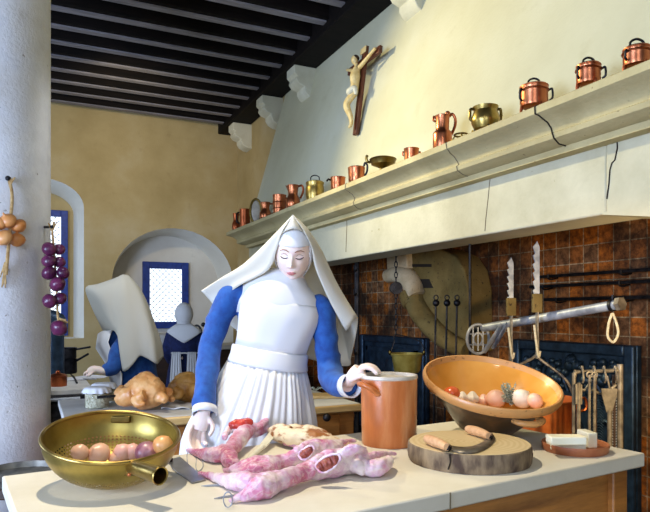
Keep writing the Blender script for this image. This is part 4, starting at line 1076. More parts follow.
b = MB(); b.sphere(P3(184, 314), (.100, .112, .128), seg=28, rings=18); b.ctube([tuple(P3(184, 320, -.02))+(.08,), tuple(P3(184, 327, -.01))+(.075,)], 4, 20); part('cap', b, M['white'], n3)
dr = MB(); rows = []
for py, rx, ry in ((324, 7, .07), (330, 14, .10), (337, 16, .12), (350, 14, .12), (358, 13, .115), (370, 16, .15), (400, 20, .2), (430, 22, .24)):
    c = P3(184, py); rows.append([c+Rv*(rx*k2*math.cos(2*PI*i/28))+Fv*(ry*math.sin(2*PI*i/28)) for i in range(28)])
rows.append([Vector((p.x, p.y, .03)) for p in rows[-1]])
dr.grid(rows, closed=True); dr.add(rows[0], [tuple(range(28))]); dr.add(rows[-1], [tuple(range(28))])
for s in (-1, 1): dr.ctube([tuple(P3(184+13*s, 333))+(.055,), tuple(P3(184+17*s, 350, .02))+(.055,), tuple(P3(184+13*s, 361, .16))+(.05,)], 5, 14)
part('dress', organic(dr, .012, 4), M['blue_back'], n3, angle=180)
b = MB()
rows = []
for t in range(7):
    tt = t/6; yy = 324+19*tt
    row = []
    for i in range(25):
        u = i/24*2-1; lim = 17*(min(1, .45+tt*1.6))*(1-max(0, tt-.35)*abs(0)); 
        px = 184+u*lim; py = 324+(1-abs(u)**1.1)*19*tt+abs(u)*9*min(1, tt*2.2)*.9
        row.append(P3(px, py, -.075-.075*math.sqrt(max(0, 1-u*u))*min(1, .5+tt)))
    rows.append(row)
b.grid(rows); part('shawl', b, M['white'], n3, solid=.006)
for s in (-1, 1):
    b = MB(); rows = []
    for t in range(10):
        py = 352+t*7; w0 = 3.5-.3*t if t < 3 else 2.5; rows.append([P3(184+s*(w0+(12+.5*t-w0)*i/12), py, -.13-.05*math.sqrt(max(0, 1-((w0+(12-w0)*i/12)/16)**2))-.006*t+.008*math.sin(i*2.1)) for i in range(13)])
    b.grid(rows); part('apron_panel', b, M['white'], n3, solid=.005)
b = MB(); b.tube(cr([P3(172, 353, -.1), P3(178, 353.5, -.16), P3(184, 353, -.18), P3(190, 353.5, -.16), P3(197, 353, -.1)], 5), .016, 8, flat=.5); part('apron_tie', b, M['white'], n3)
# ================================================================== POTS ON THE MANTEL
GM = 'copper and brass pots along the mantel shelf'
def mpot(name, label, cat, px, top, wpx, mt, prof, parts=None, seg=32):
    """prof: list of (r, z) in units of radius / height"""
    x = 2.08
    for _ in range(6):
        p = onX(px, 200, x); k = depth(p)/FP; r = wpx/2*k; x = min(1.985+r, 2.19-.0*r)
    p = Vector((max(x, 1.98), p.y, ZM)); h = H+(312-top)*(depth(p)-r*.9)/FP-ZM
    r = min(r, .2)
    root = thing(name, label, cat, p, GM)
    b = MB(); b.lathe([(a*r, z*h) for a, z in prof], seg, Mat(p)); part('body', b, M[mt], root)
    return root, p, r, h
def hnd(root, p, pts, rad, m='iron', name='handle', n=6):
    b = MB(); b.tube(cr([p+Rv*a+Fv*c+Uv*z for a, c, z in pts], n), rad, 8); return part(name, b, M[m], root)
def legs(root, p, r, h0, m, n=3, ph=-2.2, foot=.35):
    for i in range(n):
        a = ph+i*2*PI/n; b = MB(); c = Vector((math.cos(a), math.sin(a), 0))
        b.ctube([tuple(p+c*r*.86+Uv*(h0*1.25))+(.009,), tuple(p+c*r*.95+Uv*h0*.7)+(.007,), tuple(p+c*r*.98+Uv*h0*.25)+(.006,), tuple(p+c*r*1.1+Uv*.006)+(.006,)], 4, 8); part('leg', b, M[m], root)
def lid(root, p, r, z, m, rise=.02, handle=None):
    b = MB(); b.lathe([(r*1.04, z-.004), (r*1.05, z+.003), (r*.95, z+.008), (r*.5, z+rise*.8), (0, z+rise)], 28, Mat(p)); l = part('lid', b, M[m], root)
    if handle:
        b = MB(); b.tube(cr([p+Rv*-handle+Uv*(z+rise*.6), p+Rv*(-handle*.9)+Uv*(z+rise+handle*.7), p+Uv*(z+rise+handle*1.1), p+Rv*(handle*.9)+Uv*(z+rise+handle*.7), p+Rv*handle+Uv*(z+rise*.6)], 5), .0045, 8); part('lid_handle', b, M['iron'], l)
jug = [(0, 0), (.8, 0), (.95, .06), (1, .25), (.95, .42), (.68, .58), (.66, .66), (.74, .9), (.84, 1.0), (.76, .985), (.6, .66), (.6, .58), (.85, .4), (.9, .1), (0, .04)]
cup = [(0, 0), (.88, 0), (.94, .04), (.96, .5), (1.0, .95), (1.04, 1), (.96, .985), (.9, .1), (0, .06)]
# 1..6 at the far left
r_, p, r, h = mpot('pitcher', 'smallest dark jug at the far left end of the mantel', 'pitcher', 236, 213, 8, 'copper_dark', jug); hnd(r_, p, [(r*.7, 0, h*.92), (r*1.5, 0, h*.9), (r*1.5, 0, h*.5), (r*.9, 0, h*.3)], .007)
r_, p, r, h = mpot('mug', 'dark copper mug, second from the left end of the mantel', 'mug', 245, 208.5, 11, 'copper_dark', cup); hnd(r_, p, [(-r, 0, h*.85), (-r*1.5, 0, h*.75), (-r*1.45, 0, h*.35), (-r, 0, h*.25)], .008)
# oval brass lantern-like vessel with an arched hoop and pale panel
p0 = onX(256, 200, 2.07); k = depth(p0)/FP; p = Vector((2.07, p0.y, ZM)); hh = H+(312-199.5)*k-ZM; w = 5.6*k
root = thing('hoop_lantern', 'oval brass lantern with dark hoop and pale face, third from left on the mantel', 'lantern', p, GM)
b = MB(); b.lathe([(0, 0), (.05, 0), (.05, .012), (.03, .022), (0, .022)], 24, Mat(p)); part('base', b, M['brass'], root)
cz = p+Uv*(hh/2+.008); b = MB(); b.tube([cz+Rv*(w*math.cos(t/28*2*PI))+Uv*(hh*.48*math.sin(t/28*2*PI)) for t in range(28)], .0125, 10, closed=True); part('hoop', b, M['brass_dark'], root)
b = MB(); b.sphere((0, 0, 0), (w*.86, .02, hh*.43), basis(cz, Rv, Fv, Uv), seg=24, rings=14); part('face', b, M['crock_rim'], root)
r_, p, r, h = mpot('jug', 'narrow copper jug between the hoop lantern and the copper pot on the mantel', 'jug', 265.5, 201.5, 12, 'copper', jug); hnd(r_, p, [(r*.7, 0, h*.92), (r*1.5, 0, h*.88), (r*1.5, 0, h*.5), (r*.95, 0, h*.3)], .007, 'copper_dark')
r_, p, r, h = mpot('tankard', 'squat copper tankard left of the tall handled copper jug on the mantel', 'tankard', 279.5, 194, 13.5, 'copper', cup); hnd(r_, p, [(r, 0, h*.85), (r*1.35, 0, h*.75), (r*1.3, 0, h*.35), (r, 0, h*.25)], .008, 'copper_dark')
b = MB()
for z in (.3, .62): b.tube([p+Rv*(r*.985*math.cos(t/24*2*PI))+Fv*(r*.985*math.sin(t/24*2*PI))+Uv*h*z for t in range(24)], .005, 6, closed=True)
part('band', b, M['copper_dark'], r_)
r_, p, r, h = mpot('jug', 'tall copper jug with loop handle, left of the lidded brass pot on the mantel', 'jug', 293, 184, 14.5, 'copper', jug); hnd(r_, p, [(r*.72, 0, h*.95), (r*1.25, 0, h*.99), (r*1.4, 0, h*.75), (r*1.0, 0, h*.45)], .009, 'copper_dark')
b = MB(); b.prism([p+Rv*(-r*.7)-Fv*.02+Uv*h*.93, p+Rv*(-r*1.05)+Uv*h*1.0, p+Rv*(-r*.7)+Fv*.02+Uv*h*.93, p+Rv*(-r*.68)+Uv*h*.75], (0, 0, .002)); part('spout', b, M['copper'], r_)
pot = [(0, 0), (.7, 0), (.9, .08), (1, .35), (.97, .7), (.9, .88), (.98, .96), (.98, 1), (.9, .98), (.84, .85), (.9, .3), (0, .06)]
r_, p, r, h = mpot('lidded_pot', 'bulging brass pot with lid and hoop handle, seventh along the mantel', 'pot', 315, 181, 19, 'brass', pot); lid(r_, p, r*.9, h, 'brass', .022, .035); legs(r_, p, r*.7, h*.08, 'brass_dark')
r_, p, r, h = mpot('saucepan', 'low shallow copper saucepan right of the lidded brass pot on the mantel', 'saucepan', 338, 176, 15, 'copper', cup); hnd(r_, p, [(-r, 0, h*.8), (-r*1.25, -.01, h*.85), (-r*1.5, -.02, h*.7)], .007, 'iron')
r_, p, r, h = mpot('cooking_pot', 'copper pot with lid and curled iron side handle between saucepan and footed brass dish', 'pot', 356.5, 166.5, 17, 'copper', cup); lid(r_, p, r*.98, h, 'copper', .008); hnd(r_, p, [(r*.95, -.01, h*.5), (r*1.2, -.02, h*.75), (r*1.25, -.02, h*1.15), (r*1.0, -.02, h*1.3), (r*.85, -.02, h*1.1)], .0075)
dish = [(0, 0), (.5, 0), (.52, .06), (.3, .2), (.25, .4), (.5, .5), (.9, .62), (1.0, .85), (1.05, .9), (1.0, .95), (.9, .8), (.4, .6), (0, .56)]
r_, p, r, h = mpot('footed_dish', 'dark brass footed dish with side handle on the mantel below the crucifix', 'dish', 383, 155, 26, 'brass_dark', dish); hnd(r_, p, [(-r*.95, 0, h*.75), (-r*1.2, 0, h*.8), (-r*1.28, 0, h*1.0), (-r*1.2, 0, h*1.15)], .009, 'brass_dark')
b = MB(); b.lathe([(r*1.0, h*.9), (r*.8, h*1.0), (r*.3, h*1.04), (0, h*1.05)], 28, Mat(p)); part('lid', b, M['brass_dark'], r_)
r_, p, r, h = mpot('cooking_pot', 'small plain copper pot alone between footed dish and tall copper flagon', 'pot', 411.5, 147, 15, 'copper', cup)
b = MB()
for s in (-1, 1): b.tube(cr([p+Rv*r*s+Uv*h*.7, p+Rv*r*1.15*s+Uv*h*.75, p+Rv*r*1.15*s+Uv*h*.5, p+Rv*r*s+Uv*h*.45], 4), .005, 6)
part('handle', b, M['copper_dark'], r_)
flag = [(0, 0), (.96, 0), (1.0, .03), (1.0, .4), (.95, .47), (.70, .54), (.68, .6), (.72, .86), (.78, .92), (.72, .91), (.62, .6), (.9, .4), (.92, .06), (0, .03)]
r_, p, r, h = mpot('flagon', 'tall copper flagon with hinged lid and long curved handle on the mantel', 'flagon', 442.5, 111, 19, 'copper', flag)
b = MB(); b.lathe([(r*.8, h*.915), (r*.82, h*.935), (r*.7, h*.955), (r*.3, h*.985), (0, h*.99)], 28, Mat(p)); b.sphere(p+Rv*r*.55+Uv*h*1.0, .016, seg=10, rings=6); part('lid', b, M['copper'], r_)
hnd(r_, p, [(r*.7, 0, h*.93), (r*1.05, 0, h*.99), (r*1.35, 0, h*.85), (r*1.3, 0, h*.65), (r*.95, 0, h*.42)], .008, 'copper_dark')
hnd(r_, p, [(-r*.7, 0, h*.88), (-r*.9, 0, h*.92), (-r*.95, 0, h*.82), (-r*.7, 0, h*.78)], .006, 'copper_dark', 'spout')
# small candle-holder-like iron bits next to the flagon
p0 = onX(461, 125, 2.04); p = Vector((2.04, p0.y, ZM)); root = thing('trivet', 'tiny dark iron trivet between copper flagon and round brass cauldron on the mantel', 'trivet', p, GM)
b = MB(); b.tube([p+Uv*.04+Rv*(.035*math.cos(t/16*2*PI))+Fv*(.035*math.sin(t/16*2*PI)) for t in range(16)], .005, 6, closed=True); part('ring', b, M['brass_dark'], root)
for i in range(3):
    a = i*2.09+.4; b = MB(); b.tube(cr([p+Rv*.035*math.cos(a)+Fv*.035*math.sin(a)+Uv*.04, p+Rv*.05*math.cos(a)+Fv*.05*math.sin(a)+Uv*.02, p+Rv*.055*math.cos(a)+Fv*.055*math.sin(a)+Uv*.004], 4), .004, 6); part('leg', b, M['brass_dark'], root)
caul = [(0, .1), (.45, .1), (.8, .18), (1, .42), (1.02, .55), (.9, .75), (.82, .86), (.9, .97), (.92, 1), (.84, .98), (.76, .86), (.85, .7), (.95, .5), (.7, .2), (0, .14)]
r_, p, r, h = mpot('brass_cauldron', 'round-bellied brass cauldron with side ears and long legs, open-topped, on the mantel', 'cauldron', 485.5, 103, 28, 'brass', caul); legs(r_, p, r*1.0, h*.16, 'brass_dark', 3, -2.0)
for s in (-1, 1): hnd(r_, p, [(r*.88*s, 0, h*.93), (r*1.08*s, 0, h*.9), (r*1.1*s, 0, h*.6), (r*.98*s, 0, h*.5)], .0075, 'brass_dark')
def tripod_pot(px, top, w, label, hr):
    prof = [(0, .27), (.85, .27), (.95, .30), (1, .42), (1, .92), (1.03, .97), (1, 1), (.92, .98), (.92, .36), (0, .32)]
    r_, p, r, h = mpot('tripod_pot', label, 'pot', px, top, w, 'copper', prof); legs(r_, p, r*.95, h*.30, 'copper_dark', 3, -1.75)
    lid(r_, p, r, h, 'copper_dark', .012, hr)
    for s in (-1, 1): hnd(r_, p, [(r*.98*s, -.02, h*.85), (r*1.16*s, -.03, h*.86), (r*1.2*s, -.03, h*.55), (r*1.0*s, -.02, h*.45)], .0048)
    b = MB(); b.tube([p+Rv*(r*1.02*math.cos(t/30*2*PI))+Fv*(r*1.02*math.sin(t/30*2*PI))+Uv*h*.86 for t in range(30)], .005, 6, closed=True); part('band', b, M['copper_dark'], r_)
tripod_pot(534, 83, 27, 'copper three-legged lidded pot right of the round brass cauldron, beside the crack in the mantel', .026)
tripod_pot(588.5, 62.5, 23, 'slim copper three-legged lidded pot, second from the right end of the mantel in view', .022)
tripod_pot(637, 45, 26, 'copper lidded pot at the right edge of the picture, nearest on the mantel', .026)

# ================================================================== CRUCIFIX
def hoodpt(px, py):
    r = ray(px, py); # X = XH+(z-ZM)*.25
    t = (XH+(H-ZM)*.25)/(r.x-r.z*.25); return EYE+r*t
c0 = hoodpt(368, 93); up_ = Vector((.13, 0, 1)).normalized(); sd = Vector((0, -1, 0)); no = sd.cross(up_)*-1
no = Vector((-1, 0, .13)).normalized()
kx_ = depth(c0)/FP; hh = 90*kx_
root = thing('crucifix', 'dark wooden crucifix with pale carved figure hanging on the chimney hood', 'crucifix', c0+no*.02)
CM = basis(c0+no*.065, sd, no, up_)
b = MB(); b.box((0, 0, 0), (.058, .03, hh), CM); part('upright', b, M['cross'], root, bevel=.004)
zb = hh*.335
b = MB(); b.box((0, .0, zb), (.52, .028, .056), CM); part('crossbar', b, M['cross'], root, bevel=.004)
b = MB(); b.box((.0, .02, hh*.45), (.085, .008, .05), CM); part('plaque', b, M['ivory'], root, bevel=.002)
b = MB(); f = lambda x, z, y=.05: CM @ Vector((x, y, z))
b.ctube([tuple(f(-.015, zb-.06))+(.026,), tuple(f(-.02, zb-.13, .055))+(.042,), tuple(f(-.012, zb-.20, .052))+(.034,), tuple(f(-.02, zb-.27, .055))+(.040,)], 5, 14)
b.sphere(f(-.045, zb+.01, .065), (.028, .030, .036), seg=14, rings=10)
b.tube([f(-.02, zb-.05), f(-.04, zb-.01, .06)], .016, 8)
for s in (-1, 1): b.ctube([tuple(f(-.015+.045*s, zb-.075))+(.019,), tuple(f(.12*s, zb-.045, .045))+(.015,), tuple(f(.19*s, zb-.015, .04))+(.012,), tuple(f(.235*s, zb+.004, .034))+(.012,)], 5, 10)
for s in (-1, 1): b.ctube([tuple(f(-.02+.022*s, zb-.27))+(.027,), tuple(f(-.05+.014*s, zb-.36, .085))+(.023,), tuple(f(-.015+.008*s, zb-.46, .055))+(.016,), tuple(f(.0+.004*s, zb-.52, .05))+(.013,), tuple(f(.0+.006*s, zb-.555, .062))+(.010,)], 5, 10)
part('figure', organic(b, .004, 3), M['ivory'], root, angle=180)
b = MB(); b.ctube([tuple(f(-.06, zb-.25, .055))+(.02,), tuple(f(-.02, zb-.265, .088))+(.028,), tuple(f(.03, zb-.25, .07))+(.024,), tuple(f(.045, zb-.30, .06))+(.012,)], 5, 10); part('loincloth', b, M['white_handle'], root)
b = MB(); b.sphere(f(-.045, zb+.022, .058), (.031, .032, .028), seg=12, rings=8); part('hair', b, M['darkwood'], root)

# ================================================================== ONION STRINGS
def onion(b, c, r, ax=None, squash=.9, neck=False):
    ax = Vector(ax or (0, 0, 1)).normalized(); x = ax.orthogonal().normalized(); y = ax.cross(x)
    prof = [(0, -.93), (.12, -.92), (.5, -.74), (.86, -.35), (1, .02), (.9, .4), (.6, .72), (.28, .9), (.13, 1.05), (.08, 1.32), (0, 1.36)] if neck else [(0, -.97), (.12, -.97), (.5, -.82), (.86, -.45), (1, .0), (.92, .38), (.66, .72), (.36, .92), (.12, 1.02), (.05, 1.08), (0, 1.08)]
    b.lathe([(a*r, z*r*squash) for a, z in prof], 20, basis(c, x, y, ax))
def colX(px, py):   # point on the near side of the column shaft
    r = ray(px, py); a = r.x**2+r.y**2; c = Vector((cp.x, cp.y)); bb = -2*(r.x*c.x+r.y*c.y); cc_ = c.length_squared-.345**2
    t = (-bb-math.sqrt(max(0, bb*bb-4*a*cc_)))/(2*a); return EYE+r*t
top = colX(12, 180)
root = thing('onion_string', 'string of golden onions hanging on the face of the column', 'onion string', top, 'onion strings on the column')
b = MB(); dst = depth(top); tow = -Fv
b.tube(cr([top+tow*.03, W(12, 195, dst-.04), W(11, 215, dst-.05), W(9, 240, dst-.05), W(6, 275, dst-.05)], 6), .008, 8); part('braid', b, M['straw'], root)
b = MB(); b.tube([top+Fv*.02, top+tow*.04], .006, 8); b.sphere(top+tow*.04, .014, seg=10, rings=6); part('nail', b, M['iron'], root)
b = MB(); rr = random.Random(9)
for i in range(10): b.tube([W(11, 184, dst-.04), W(8+rr.random()*8, 177+rr.random()*4, dst-.04)], .003, 4)
part('top_stalks', b, M['straw'], root); b = MB()
for i in range(14): b.tube([W(5, 262, dst-.05), W(0+rr.random()*9, 268+rr.random()*22, dst-.05)], .003, 4)
part('stalks', b, M['straw'], root)
for px, py, r_, dz in ((8, 221, 9.2, .10), (19, 226, 8.6, .08), (4, 238, 9.6, .12), (17, 240, 9.0, .11), (0, 224, 8, .06), (-6, 236, 9, .06)):
    b = MB(); o = W(px, py, depth(colX(px, py))-r_*dst/FP*(1.15 if px != 4 else 1.6)); onion(b, o, r_*.9*dst/FP, (rr.uniform(-.6, .6), rr.uniform(-.5, .2), .6), .9, True); part('onion', b, M['onion'], root)
d_ = depth(colX(46, 250))-.10
top = W(53, 229, d_)
root = thing('onion_string', 'string of purple onions hanging at the right side of the column before the tall window', 'onion string', top, 'onion strings on the column')
b = MB(); cc0 = colX(44, 227); b.tube([cc0+Fv*.004, W(52, 227, d_)], .007, 8); b.sphere(W(52, 227, d_), .011, seg=10, rings=6); part('peg', b, M['iron'], root)
b = MB(); b.tube(cr([W(52, 226.5, d_), W(52, 228, d_), W(53, 240, d_), W(55, 265, d_), W(57, 300, d_), W(58, 318, d_), W(60, 326, d_)], 5), .006, 8)
part('braid', b, M['straw'], root)
b = MB()
for i in range(12): b.tube([W(52, 232, d_), W(48+rr.random()*9, 221+rr.random()*5, d_)], .003, 4)
part('top_stalks', b, M['straw'], root); b = MB()
for i in range(10): b.tube([W(58, 318, d_), W(62+rr.random()*7, 320+rr.random()*6, d_)], .003, 4)
part('stalks', b, M['straw'], root)
for px, py, r_, dz in ((49, 249, 7.2, .03), (59, 249.5, 6.2, -.02), (49, 261, 7.2, .03), (59.5, 262, 6.2, -.01), (49, 273, 7.5, .02), (63, 273, 6.6, .0), (57.5, 284, 8, .05), (49.5, 301, 7.4, .03), (60, 298.5, 6.8, -.01), (59, 328, 8.6, .02)):
    b = MB(); o = W(px, py, d_-dz); onion(b, o, r_*1.0*d_/FP, (rr.uniform(-.5, .5), rr.uniform(-.5, .1), rr.uniform(-.6, .5))); part('onion', b, M['onion_red'], root)

# ================================================================== FRONT TABLE: COLANDER
def onT(px, py, up=0): return onZ(px, py, ZT+up)
def tiltmat(c, toward, right):
    z = (Uv+(-Fv)*math.tan(toward)+Rv*math.tan(right)).normalized(); x = (Rv-z*Rv.dot(z)).normalized(); y = z.cross(x); return basis(c, x, y, z)
RC = .178; HC = .13
cc = W(112, 438, 1.70); Mx = tiltmat(cc, math.radians(11), math.radians(6))
def bowlr(t): # t 0 bottom..1 rim
    return RC*math.sin(min(1, t)*PI/2*.97)**.86/ math.sin(PI/2*.97)**.86
n = 16
out = [(RC*math.sin(PI/2*i/n*.98), -HC*math.cos(PI/2*i/n*.98)**.9) for i in range(n+1)]
low = min((Mx @ Vector((r*math.cos(a), r*math.sin(a), z))).z for r, z in out for a in [i*.2 for i in range(32)])
sh = Uv*(ZT+.0008-low); cc = cc+sh; Mx = Matrix.Translation(sh) @ Mx
root = thing('colander', 'big brass colander bowl with tubular handle at the left end of the front table', 'colander', Vector((cc.x, cc.y, ZT)))
b = MB(); b.lathe(out, 72, Mx); bowl = part('bowl', b, M['colander'], root, angle=60)
b = MB(); b.tube([Mx @ Vector((RC*math.cos(t/72*2*PI), RC*math.sin(t/72*2*PI), .0)) for t in range(72)], .0055, 10, closed=True); part('rim', b, M['brass'], root)
# tubular handle socket, opening towards the viewer's right
ha = -1.12
h0 = Mx @ Vector((RC*.93*math.cos(ha), RC*.93*math.sin(ha), -.04)); hd_ = (W(164, 472, 1.42)-W(128, 465, 1.53)).normalized()
h0 = W(130, 466, depth(h0)); hd_ = (Rv*.80-Fv*.58-Uv*.06).normalized()
xx = hd_.orthogonal().normalized(); yy = hd_.cross(xx)
b = MB(); b.lathe([(.012, -.0), (.0165, .005), (.0185, .05), (.0215, .112), (.023, .114), (.0225, .118), (.0195, .116), (.016, .05), (.0, .045)], 28, basis(h0, xx, yy, hd_)); part('handle', b, M['brass'], root)
b = MB(); b.box((0, 0, 0), (.05, .010, .030), basis(h0-hd_*.002-Uv*.010, Rv, Fv, Uv)); part('handle_plate', b, M['brass_dark'], root, bevel=.006)
b = MB()
for q in ((-.025, .012), (.02, .012), (0, -.014)): b.sphere(h0+Rv*q[0]*.8-Fv*.008+Uv*(q[1]*.7-.010), .005, seg=8, rings=6)
part('rivet', b, M['copper'], root)
b = MB(); a = 1.75; q = Mx @ Vector((RC*.965*math.cos(a), RC*.965*math.sin(a), -.022)); b.box((0, 0, 0), (.06, .008, .022), basis(q, Rv, Fv, Uv)); part('hanging_lug', b, M['brass_dark'], root, bevel=.004)
# bulbs in the colander
def inbowl(name, px, py, rpx, m, label, cat, ax=(0, 0, 1), d=None, sq=.9):
    # rest the bulb on the bowl's inside wall along its pixel ray
    best = None
    Mi = Mx.inverted(); r = rpx*1.66/FP
    dlo = 1.45
    for i in range(140):
        dd = dlo+i*.004; q = Mi @ W(px, py, dd); rad = math.sqrt(q.x**2+q.y**2)
        # distance to the (approximate) ellipsoid shell
        e = math.sqrt((rad/(RC-r*1.0))**2+(q.z/(HC-r*1.0))**2)
        if q.z < r and e < .985: best = dd
    dd = best or 1.70
    o = W(px, py, dd); b = MB(); onion(b, Vector((0, 0, 0)), rpx*dd/FP, ax, sq); b.v = [v+o for v in b.v]
    return solo(name, b, M[m], label, cat, loc=o-Uv*r, group='bulbs in the colander')
inbowl('onion', 80, 452.5, 9.2, 'onion_pale', 'small pale onion leftmost in the colander', 'onion', (.3, -.2, 1))
inbowl('onion', 99, 454, 11.4, 'onion_pale', 'large pale brown onion second from left in the colander', 'onion', (-.5, -.5, .6))
inbowl('onion', 122.5, 453, 10.2, 'onion_pink', 'pink onion in the middle of the colander with its tip leaning left', 'onion', (-.5, .3, .8))
inbowl('onion', 132.5, 452, 9.4, 'onion_pink', 'pale pink onion tucked beside the purple onion in the colander', 'onion', (.2, .4, .8))
inbowl('onion', 116, 459, 7.6, 'onion_pale', 'smallest peach onion low at the front of the colander', 'onion', (0, -.6, .5))
inbowl('red_onion', 147, 453.5, 12.5, 'onion_red2', 'striped purple onion in the colander', 'onion', (.15, -.7, .35), sq=.85)
inbowl('onion', 163, 445.5, 10.6, 'tomato' if False else 'onion', 'shiny golden onion at the right of the colander', 'onion', (.4, -.2, .7), sq=.95)

# ================================================================== CLEAVER
root_p = onT(190, 468)
root = thing('cleaver', 'dark steel cleaver lying half under the colander', 'cleaver', root_p)
pg = [onT(168, 462), onT(180, 458), onT(206, 481), onT(192, 484.5), onT(172, 470)]
b = MB(); b.prism([p+Uv*.002 for p in pg], Uv*.004); part('blade', b, M['blade'], root, bevel=.001)
b = MB(); hs = onT(170, 464)+Uv*.012; he = onT(148, 452)+Uv*.012; b.ctube([tuple(hs)+(.010,), tuple((hs+he)/2)+(.012,), tuple(he)+(.0115,)], 4, 12); part('handle', b, M['darkwood'], root)

# ================================================================== SKINNED RABBITS
GR = 'skinned rabbits on the front table'
def TT(px, py, z, ref=None): return onZ(px, py, ZT+z)
def blob(b, pts, n=5, seg=16, flat=1):  # (px, py, height of the axis above the table, radius)
    b.ctube([tuple(TT(x, y, z))+(r,) for x, y, z, r in pts], n, seg, flat=flat)
def settle(mb):
    lo = min(v.z for v in mb.v)
    # press whatever would dip below onto the table
    for v in mb.v:
        if v.z < ZT+.001: v.z = ZT+.001
    return mb
def carcass(label, build, loc, vox=.0035):
    root = thing('rabbit_carcass', label, 'rabbit', loc, GR); b = MB(); build(b)
    part('body', settle(organic(b, vox, 3, .0042, 38, hash(label) % 7 if False else len(label))), M['flesh'], root, angle=180); return root
def cavity(root, c, ax, out, a_, b_, m, name='cavity'):
    """open belly: red inside with a pale rolled lip around it"""
    ax = ax.normalized(); out = (out-ax*out.dot(ax)).normalized(); up = out.cross(ax)
    b = MB(); b.sphere((0, 0, 0), (a_, .012, b_), basis(c, ax, out, up), seg=22, rings=12)
    for i in range(4): b.tube(cr([c+ax*a_*(-.6+.4*i)+up*b_*.75+out*.006, c+ax*a_*(-.55+.4*i)+out*.013, c+ax*a_*(-.6+.4*i)-up*b_*.75+out*.006], 4), .0035, 6)
    part(name, organic(b, .0025, 1, .002, 90), M[m], root, angle=180)
    b = MB(); pts = []
    for t in range(26):
        a = t/26*2*PI; k = 1+.10*math.sin(3*a+1); pts.append(c+ax*(a_*1.06*k*math.cos(a))+up*(b_*1.14*k*math.sin(a))+out*(.004+.004*math.sin(2*a)))
    b.tube(pts, .0034, 8, closed=True); part('belly_flap', organic(b, .0018, 1, .0022, 70), M['flesh'], root, angle=180)
# nearest
def bA(b):
    # lower hind leg: foot stump, shank, thigh
    blob(b, [(229, 502, .007, .006), (236, 499, .010, .009), (244, 496, .016, .014), (254, 491, .025, .025), (264, 487, .030, .031), (275, 482, .030, .028), (286, 478, .03, .02)])
    # upper hind leg
    blob(b, [(199, 473.5, .007, .006), (208, 475, .010, .009), (218, 478, .015, .014), (232, 481, .021, .023), (247, 482, .026, .027), (262, 481, .027, .022), (282, 478, .03, .02)])
    # loin, ribs
    blob(b, [(270, 482, .034, .022), (284, 479, .034, .026), (298, 474, .032, .024), (311, 470, .034, .028), (324, 466, .038, .036), (336, 463, .040, .040), (347, 461, .038, .036), (357, 459, .034, .026)])
    # shoulder blades standing up
    blob(b, [(343, 462, .036, .026), (345, 455, .066, .024), (351, 450, .082, .022), (359, 449.5, .082, .017), (364, 453, .060, .013), (364, 459, .042, .012)], flat=.5)
    blob(b, [(352, 463, .03, .026), (359, 468, .028, .020), (365, 471, .022, .014)])
    # rounded near shoulder and its short leg
    blob(b, [(362, 465, .026, .018), (371, 468, .028, .024), (380, 467, .028, .025), (387, 463, .028, .017), (390, 459, .026, .010)])
    # far thin foreleg
    blob(b, [(358, 462, .036, .020), (369, 457, .040, .014), (379, 454, .038, .010), (388, 453.5, .020, .007), (396, 454, .012, .005)])
    blob(b, [(314, 463, .054, .016), (324, 456, .066, .013), (334, 452.5, .074, .012), (342, 453, .070, .012)])
rA = carcass('nearest skinned rabbit, lying lengthways across the front table with both hind legs to the left', bA, TT(300, 476, 0))
cavity(rA, TT(328, 463, .062)-Fv*.006, Rv+Uv*.55, -Fv+Uv*.55, .034, .017, 'cavity')
b = MB()
for i in range(3):
    c = TT(228, 499+i*.4, .012+.004*i); b.tube([c+Uv*(.018*math.sin(t/16*2*PI))+Rv*(.011*math.cos(t/16*2*PI)) for t in range(16)], .0012, 5, closed=True)
part('wire_tie', b, M['steel'], rA)
# middle
def bB(b):
    blob(b, [(223, 470.5, .009, .006), (232, 470, .013, .012), (243, 468, .022, .022), (256, 465.5, .027, .028), (268, 464, .027, .025), (280, 462, .026, .021), (292, 459, .03, .024), (304, 454, .036, .032), (316, 450, .038, .034), (328, 449, .036, .030), (338, 447, .03, .022)])
    blob(b, [(232, 474, .012, .010), (246, 472, .018, .018), (260, 470, .022, .022), (274, 466, .024, .02)])
    blob(b, [(296, 452, .05, .016), (304, 447, .062, .012), (311, 444, .066, .010), (319, 446, .058, .012)])
    blob(b, [(326, 447, .04, .018), (338, 443, .042, .012), (348, 441, .036, .008), (356, 441, .03, .005)])
rB = carcass('middle skinned rabbit, partly behind the nearest one, hind end pointing left', bB, TT(285, 465, 0))
cavity(rB, TT(306.5, 452.5, .060)-Fv*.004, Rv+Uv*.8, -Fv+Uv*.4, .024, .013, 'cavity')
